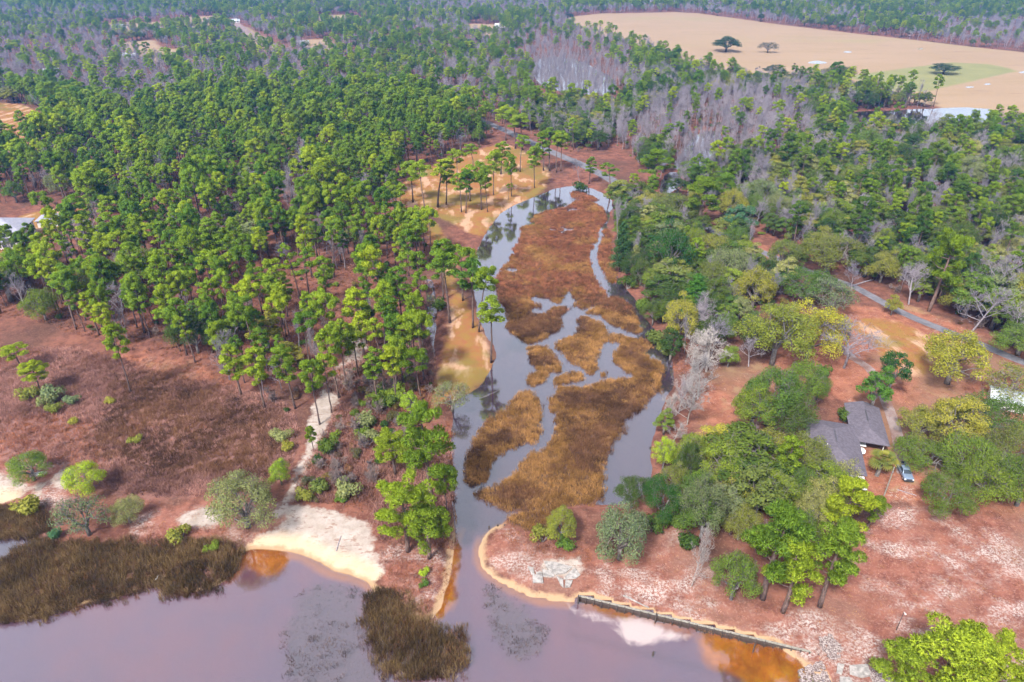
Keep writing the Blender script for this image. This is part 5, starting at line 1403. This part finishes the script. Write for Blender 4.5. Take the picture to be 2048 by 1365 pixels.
# ------------------------------------------------------------------ yard things
def zat(p): return float(terrain(np.array([p]))[0][0])
p = U(1721, 910, .8); o = empty('satellite_dish', (*p, zat(p))); tag(o, 'round white satellite dish beside the house wall', 'dish')
m = MB(); m.tube([(0, 0, -.1), (0, 0, 1.0)], [.05, .05], 8); m.build('post', MT['steel'], o)
m = MB(); rr = [(0, .0), (.3, .04), (.55, .13), (.75, .26)]; V, F = [], []
for r_, z in rr:
    for k in range(16): V.append((r_ * math.cos(k * math.pi / 8), r_ * math.sin(k * math.pi / 8), z))
for i in range(3):
    for k in range(16): F.append((i*16+k, i*16+(k+1) % 16, (i+1)*16+(k+1) % 16, (i+1)*16+k))
m.add(V, F); m.build('dish', MT['white'], o, (0, 0, 1.0), (R(35), 0, 0)); m = MB(); m.tube([(0, .6, 1.0), (0, -.35, 1.75)], [.02, .03], 5); m.build('feed_arm', MT['dark'], o)
for bx, by, lab in ((1592, 940, 'red fabric yard canopy nearest the house, half hidden by oaks'), (1514, 930, 'red fabric yard canopy left of the other, half hidden by oaks')):
    p = U(bx, by + 12, .7); o = empty('yard_canopy', (*p, zat(p)), R(-25)); tag(o, lab, 'canopy')
    for x in (-1.2, 1.2):
        for y in (-1.5, 1.5):
            m = MB(); m.box((x-.04, y-.04, -.1), (x+.04, y+.04, 2.2)); m.build('leg', MT['steel'], o)
    m = MB(); V = [(-1.4, -1.7, 2.2), (1.4, -1.7, 2.2), (1.4, 1.7, 2.2), (-1.4, 1.7, 2.2), (0, 0, 2.9)]; V += [(x, y, z - .06) for x, y, z in V]
    m.add(V, [(0,1,4), (1,2,4), (2,3,4), (3,0,4), (6,5,9), (7,6,9), (8,7,9), (5,8,9), (0,5,6,1), (1,6,7,2), (2,7,8,3), (3,8,5,0)]); m.build('top', MT['red'], o)
# utility pole and yard lamp
p = U(1768, 992, .7); h = top_z(p[1], 935) - .7; o = empty('utility_pole', (*p, zat(p))); tag(o, 'pale wooden utility pole beside the parked pickup', 'pole')
m = MB(); m.tube([(0, 0, -.5), (.02, 0, h * .5), (0, 0, h)], [.15, .13, .11], 10); m.build('pole', MT['wood'], o); m = MB(); m.box((-.12, -.16, h - 1.5), (.12, -.02, h - 1.1)); m.build('meter_box', MT['steel'], o)
p = U(1792, 1262, .7); h = top_z(p[1], 1226) - .7; o = empty('lamp_post', (*p, zat(p))); tag(o, 'dark yard lamp post with a pale head behind the corner pines', 'lamp post')
m = MB(); m.tube([(0, 0, -.3), (0, 0, h)], [.07, .05], 8); m.build('pole', MT['wood_dark'], o); m = MB(); m.tube([(0, 0, h), (0, -.5, h + .1)], [.05, .16], 8); m.build('head', MT['white'], o)
# cabbage palm
p = U(1753, 952, .7); o = empty('palm_tree', (*p, zat(p))); o.scale = (2.0, 2.0, 1.5); tag(o, 'cabbage palm with a yellow-green head in front of the house', 'tree')
m = MB(); m.tube([(0, 0, -.2), (.1, 0, 1.4), (.25, .05, 3.0)], [.24, .2, .2], 9); m.build('trunk', MT['oak_bark'], o)
MT['frond'] = leaf('palm_frond', (.30, .30, .07), .3); gg = np.random.default_rng(5)
for k in range(30):
    az, el = k * 2.4, gg.uniform(-.5, 1.25); L = gg.uniform(1.3, 1.7); m = MB(); V, F = [], []
    d = np.array([math.cos(az) * math.cos(el), math.sin(az) * math.cos(el), math.sin(el)]); c0 = np.array([.25, .05, 3.0]); hub = c0 + d * L * .45
    sd = unit(np.cross(d, (0, 0, 1.))); m.tube([c0, hub], [.03, .02], 3, False)
    for j in range(9):
        w = (j - 4) / 4 * 1.15; e = hub + (d * math.cos(w) + sd * math.sin(w)) * L * .62 + np.array([0, 0, -.28 * L * .62]); q = hub + (d * math.cos(w) + sd * math.sin(w)) * L * .33
        wv = (sd * math.cos(w) - d * math.sin(w)) * .07; i = len(V); V += [hub - wv * .3, hub + wv * .3, q + wv, e, q - wv]; F += [(i, i+1, i+2, i+4), (i+4, i+2, i+3)]
    m.add(V, F); m.build('frond', MT['frond'], o)

# ------------------------------------------------------------------ timber seawall
wv = wall_b - wall_a; Lw = float(np.linalg.norm(wv)); sw_o = empty('seawall', (*wall_a, 0), math.atan2(wv[1], wv[0])); tag(sw_o, 'weathered timber seawall with round posts along the bay', 'seawall')
npost = 30; sp = Lw / npost
pm = MB(); pm.tube([(0, 0, -1.2), (0, 0, .80)], [.13, .12], 8)
m0 = pm.build('post', MT['wood_dark'], sw_o, (0, -.30, 0)); 
for k in range(1, npost + 1): 
    q = link('post', m0.data, sw_o, (k * sp, -.30 + float(g.normal(0, .02)), float(g.normal(0, .04)))); q.rotation_euler = (float(g.normal(0, .03)), float(g.normal(0, .03)), 0)
for k in range(10):
    a, b = k * Lw / 10 + .01, (k + 1) * Lw / 10 - .01
    m = MB(); m.box((a, -.2, .62), (b, .2, .69)); m.build('cap_board', MT['wood'], sw_o, (0, 0, float(g.normal(0, .01))))
    for r_ in range(4): m = MB(); m.box((a, -.16 + float(g.uniform(0, .012)), -1.24 + r_ * .46), (b, -.06, -.81 + r_ * .46)); m.build('plank', MT['wood_dark'], sw_o)
# posts standing in the water and by the spit
for bx, by, h, r_, lab in ((1156, 1205, 1.9, .12, 'dark post at the spit end of the timber seawall'), (1311, 1240, 1.8, .11, 'tall dark post in the water against the seawall'), (1507, 1300, 2.2, .11, 'dark post in the shallow water before the tan beach')):
    p = U(bx, by, 0); m = MB(); m.tube([(0, 0, -1.2), (.03, .02, h * .5), (0, 0, h)], [r_, r_, r_ * .85], 9); tag(m.build('piling', MT['wood_dark'], None, (*p, 0)), lab, 'post')
for bx, by, lab in ((978, 1056, 'leftmost of three rotten stumps in the creek mouth'), (995, 1053, 'middle of three rotten stumps in the creek mouth'), (1009, 1053, 'rightmost of three rotten stumps in the creek mouth'), (737, 1242, 'upper of two dark stakes left of the tall marsh clump'), (735, 1260, 'lower of two dark stakes left of the tall marsh clump'), (1306, 1308, 'small dark stake alone in the open bay')):
    p = U(bx, by, 0); m = MB(); m.tube([(0, 0, -1.2), (.05, .02, .2), (.02, .05, .5)], [.2, .18, .12], 8); tag(m.build('stump', MT['wood_dark'], None, (*p, 0)), lab, 'stump')
# logs
def log(a, b, r_, lab, mat, z=None):
    a, b = np.array(U(*a, .8)), np.array(U(*b, .8)); za, zb = zat(a), zat(b); gg = np.random.default_rng(int(abs(a[0] * 10)))
    P = np.linspace([*a, za + r_], [*b, zb + r_], 6); P[1:-1] += gg.normal(0, r_ * .3, (4, 3))
    m = MB(); m.tube(P, np.linspace(r_, r_ * .6, 6), 8); P0 = P[0].copy(); m.v = [tuple(np.array(v) - P0) for v in m.v]
    tag(m.build('log', mat, None, tuple(P0)), lab, 'log')
log((1247, 1191), (1298, 1215), .16, 'pale log lying on the red straw behind the seawall', MT['concrete'])
log((672, 1100), (682, 1072), .1, 'thin pale stick standing out of the brush beside the beach', MT['grey_bark'])
log((905, 1000), (912, 1062), .16, 'long white fallen trunk on the left creek bank', MT['grey_bark'])
log((958, 790), (1000, 770), .2, 'fallen dead trunk lying in the water at the lane tip', MT['grey_bark'])
log((1700, 575), (1748, 560), .3, 'white fallen trunk across the edge of the lane', MT['grey_bark'])
log((470, 1040), (498, 1052), .12, 'grey driftwood log under the large shrubby tree', MT['grey_bark'])
log((1795, 980), (1832, 992), .1, 'pale branch on the ground in front of the pickup', MT['grey_bark'])
# broken concrete slabs on the spit
def slab(px, lab, th=.22, mat='concrete', grp=None, dz=0.):
    w = np.array([U(x, y, .6) for x, y in px]); c = w.mean(0); z = zat(c); gg = np.random.default_rng(int(px[0][0] * 7))
    n = len(w); q = (w - c) * .97; q += gg.normal(0, .06, q.shape); tilt = gg.normal(0, .05, 2)
    V = [(x, y, th + x * tilt[0] + y * tilt[1]) for x, y in q] + [(x * 1.03, y * 1.03, -.15) for x, y in q]
    m = MB(); m.add(V, [tuple(range(n)), tuple(range(2*n-1, n-1, -1))] + [((i+1) % n, i, n+i, n+(i+1) % n) for i in range(n)])
    tag(m.build('concrete_slab', MT[mat], None, (c[0], c[1], z + dz), bevel=.04), lab, 'slab', grp)
def Q(pts): return [(1000 + x / 6.827, 1080 + y / 6.827) for x, y in pts]
slab(Q([(590,300),(860,310),(1000,370),(900,460),(760,480),(640,400)]), 'large flat pale concrete slab at the top of the spit')
slab(Q([(930,440),(1020,385),(1110,490),(1040,540),(850,540)]), 'triangular concrete slab beside the seawall end')
slab(Q([(580,410),(700,420),(750,480),(700,510),(590,515)]), 'rounded concrete slab in the middle of the spit')
slab(Q([(380,375),(450,385),(480,490),(430,490)]), 'narrow white concrete slab at the left of the spit slabs')
slab(Q([(440,495),(580,490),(590,595),(450,600)]), 'square white concrete slab low on the spit beach')
slab(Q([(490,455),(570,455),(570,485),(490,485)]), 'smallest concrete slab on the spit')
slab(Q([(770,490),(860,540),(870,660),(830,630)]), 'thin tilted concrete slab nearest the water on the spit')
slab(Q([(885,550),(1000,560),(960,650),(880,660)]), 'low concrete slab beneath the triangular slab')
def Q2(pts): return [(1570 + x / 7.877, 1240 + y / 7.877) for x, y in pts]
slab(Q2([(820,700),(930,730),(890,890),(810,850)]), 'small tan concrete slab among the bottom right rubble', .25)
slab(Q2([(1000,730),(1290,720),(1330,900),(1200,940),(1010,880)]), 'large tan concrete slab among the bottom right rubble', .3)
slab(Q2([(850,910),(1010,930),(1100,1060),(850,1060)]), 'pale concrete slab at the bottom edge of the picture', .25)
# rubble: too small to pick apart
gg = np.random.default_rng(77); m = MB()
rub = [W(Q2(q), .6) for q in ([(540,280),(700,260),(880,420),(860,640),(720,640),(560,420)], [(230,780),(400,680),(620,660),(700,900),(660,1080),(330,1080)], [(1300,800),(1600,760),(1750,1000),(1400,1050)])]
for q in rub:
    lo, hi = q.min(0), q.max(0); P = gg.uniform(lo, hi, (240, 2)); P = P[sdf(P, q, 2.) > 0]; Z = terrain(P)[0]
    for (x, y), z in zip(P, Z):
        s = gg.uniform(.1, .34); V = np.array([(a, b, c) for a in (-1, 1) for b in (-1, 1) for c in (-.6, .7)]) * s * gg.uniform(.6, 1.15, (8, 3)); w = gg.uniform(0, 6.28); cw, sw_ = math.cos(w), math.sin(w)
        V = [(x + a * cw - b * sw_, y + a * sw_ + b * cw, max(z, -.1) + c * .8) for a, b, c in V]
        m.add(V, [(0,1,3,2), (4,6,7,5), (0,4,5,1), (2,3,7,6), (0,2,6,4), (1,5,7,3)])
t = NT('rubble'); n_ = t.noise(4.5, 4, .7); MT['rubble'] = t.pbr(t.mix(t.smooth(n_, .42, .58), (.10, .065, .06), (.34, .29, .275)), .95)
tag(m.build('rubble', MT['rubble']), 'broken rock and brick rubble at the end of the seawall', None, None, 'stuff')

# aluminium boat on the left sand
p = U(77, 952, .8); o = empty('rowing_boat', (*p, zat(p)), R(20)); tag(o, 'small dark aluminium boat drawn up on the left sand', 'boat')
V, F = [], []
st = [(-1.5, .45, .0), (-.6, .62, .0), (.5, .6, .0), (1.2, .38, .06), (1.7, .04, .2)]
for x, w, z in st: V += [(x, -w, .5 + z), (x, -w * .75, .02 + z), (x, w * .75, .02 + z), (x, w, .5 + z)]
for x, w, z in st: V += [(x, -w + .05, .5 + z), (x, -w * .7, .08 + z), (x, w * .7, .08 + z), (x, w - .05, .5 + z)]
for i in range(4):
    for k in range(3): a = i*4+k; F.append((a, a+4, a+5, a+1)); b = 20+i*4+k; F.append((b, b+1, b+5, b+4))
    F.append((i*4, 20+i*4, 24+i*4, i*4+4)); F.append((i*4+3, i*4+7, 27+i*4, 23+i*4))
F += [(0, 1, 2, 3), (23, 22, 21, 20), (0, 3, 23, 20)]
m = MB(); m.add(V, F); m.build('hull', MT['steel'], o)
for x in (-.8, .4): m = MB(); m.box((x-.12, -.52, .36), (x+.12, .52, .4)); m.build('seat', MT['dark'], o)

# white egret at the marsh edge
p = U(315, 1162, 0); o = empty('egret', (*p, 0.02), R(40)); tag(o, 'white egret standing at the edge of the shore marsh', 'bird')
def loft(secs, n=8):
    V, F = [], []
    for c, r_ in secs:
        for k in range(n): V.append((c[0], c[1] + r_ * math.cos(2*math.pi*k/n), c[2] + r_ * math.sin(2*math.pi*k/n)))
    for i in range(len(secs)-1):
        for k in range(n): F.append((i*n+k, i*n+(k+1) % n, (i+1)*n+(k+1) % n, (i+1)*n+k))
    return V, F
m = MB(); m.tube([(-.32, 0, .42), (-.2, 0, .5), (0, 0, .56), (.15, 0, .62), (.22, 0, .74), (.18, 0, .86), (.22, 0, .98), (.3, 0, 1.0), (.44, 0, .98)], [.02, .09, .12, .09, .045, .035, .04, .045, .008], 8); m.build('body', MT['white'], o, smooth=True)
for s in (-.05, .05): m = MB(); m.tube([(0, s, .5), (.03, s, .25), (0, s, -.15)], [.02, .015, .012], 5); m.build('leg', MT['dark'], o)

# cattle on the pasture
MT['cow'] = worn('cow_hide', (.035, .03, .03), .3, 2, .8)
def cow(p, rz, lab, grp=None):
    o = empty('cow', (*p, zat(p)), rz); tag(o, lab, 'cow', grp)
    m = MB(); m.tube([(-1.05, 0, 1.15), (-.95, 0, 1.12), (-.5, 0, 1.05), (.1, 0, 1.0), (.6, 0, 1.05), (.95, 0, 1.15), (1.25, 0, 1.2), (1.5, 0, 1.18), (1.75, 0, 1.02), (1.85, 0, .98)], [.12, .3, .38, .42, .40, .30, .2, .18, .13, .09], 10)
    for x, y in ((.7, .2), (.7, -.2)): m.tube([(x, y, .95), (x + .03, y, .5), (x, y, .25), (x, y, 0)], [.15, .085, .06, .08], 7)
    for x, y in ((-.75, .22), (-.75, -.22)): m.tube([(x, y, 1.0), (x + .12, y, .62), (x - .1, y, .4), (x - .05, y, 0)], [.2, .11, .065, .08], 7)
    m.tube([(-1.08, 0, 1.2), (-1.2, 0, .9), (-1.18, 0, .5)], [.04, .03, .05], 5)
    for s in (-1, 1): m.tube([(1.45, s*.12, 1.28), (1.42, s*.33, 1.3)], [.05, .03], 5)
    m.build('body', MT['cow'], o, smooth=True)
cow(U(1589, 131, .7), 2.0, 'black cow standing alone on the tan pasture')
for bx, by, rz in ((1512, 140, .4), (1519, 137, 1.5), (1527, 141, 2.6), (1534, 138, .9)): cow(U(bx, by, .7), rz, 'black cow in the small herd beside the dark pasture oak', 'small herd beside the pasture oak')
# rain puddles on the pasture
for px in ([(1611,127),(1632,122),(1652,125),(1655,128),(1630,129)], [(1684,105),(1695,103),(1706,105),(1698,107)], [(1928,176),(1940,174),(1950,176),(1938,178)], [(1966,170),(1975,168),(1984,170),(1974,172)], [(2035,146),(2048,143),(2060,145),(2046,148)], [(1832,99),(1842,98),(1848,99.5),(1840,100.5)]):
    w = chaikin(W(px, .8), 2); c = w.mean(0); z = max(zat(c), terrain(w)[0].max()) + .12; m = MB(); m.add([(x - c[0], y - c[1], 0) for x, y in w], [tuple(range(len(w)))]); tag(m.build('puddle_water', MT['water'], None, (*c, z)), kind='structure')

# ------------------------------------------------------------------ hazy air
t = NT('haze'); v = t.node('ShaderNodeVolumePrincipled', {'Color': (.12, .40, 1.0), 'Density': .00016, 'Anisotropy': .2}); t.l.new(v.outputs[0], t.out.inputs['Volume'])
m = MB(); m.box((-5200, -1200, -3.0), (5200, 8200, 112)); hz = tag(m.build('haze', t.m), kind='stuff')
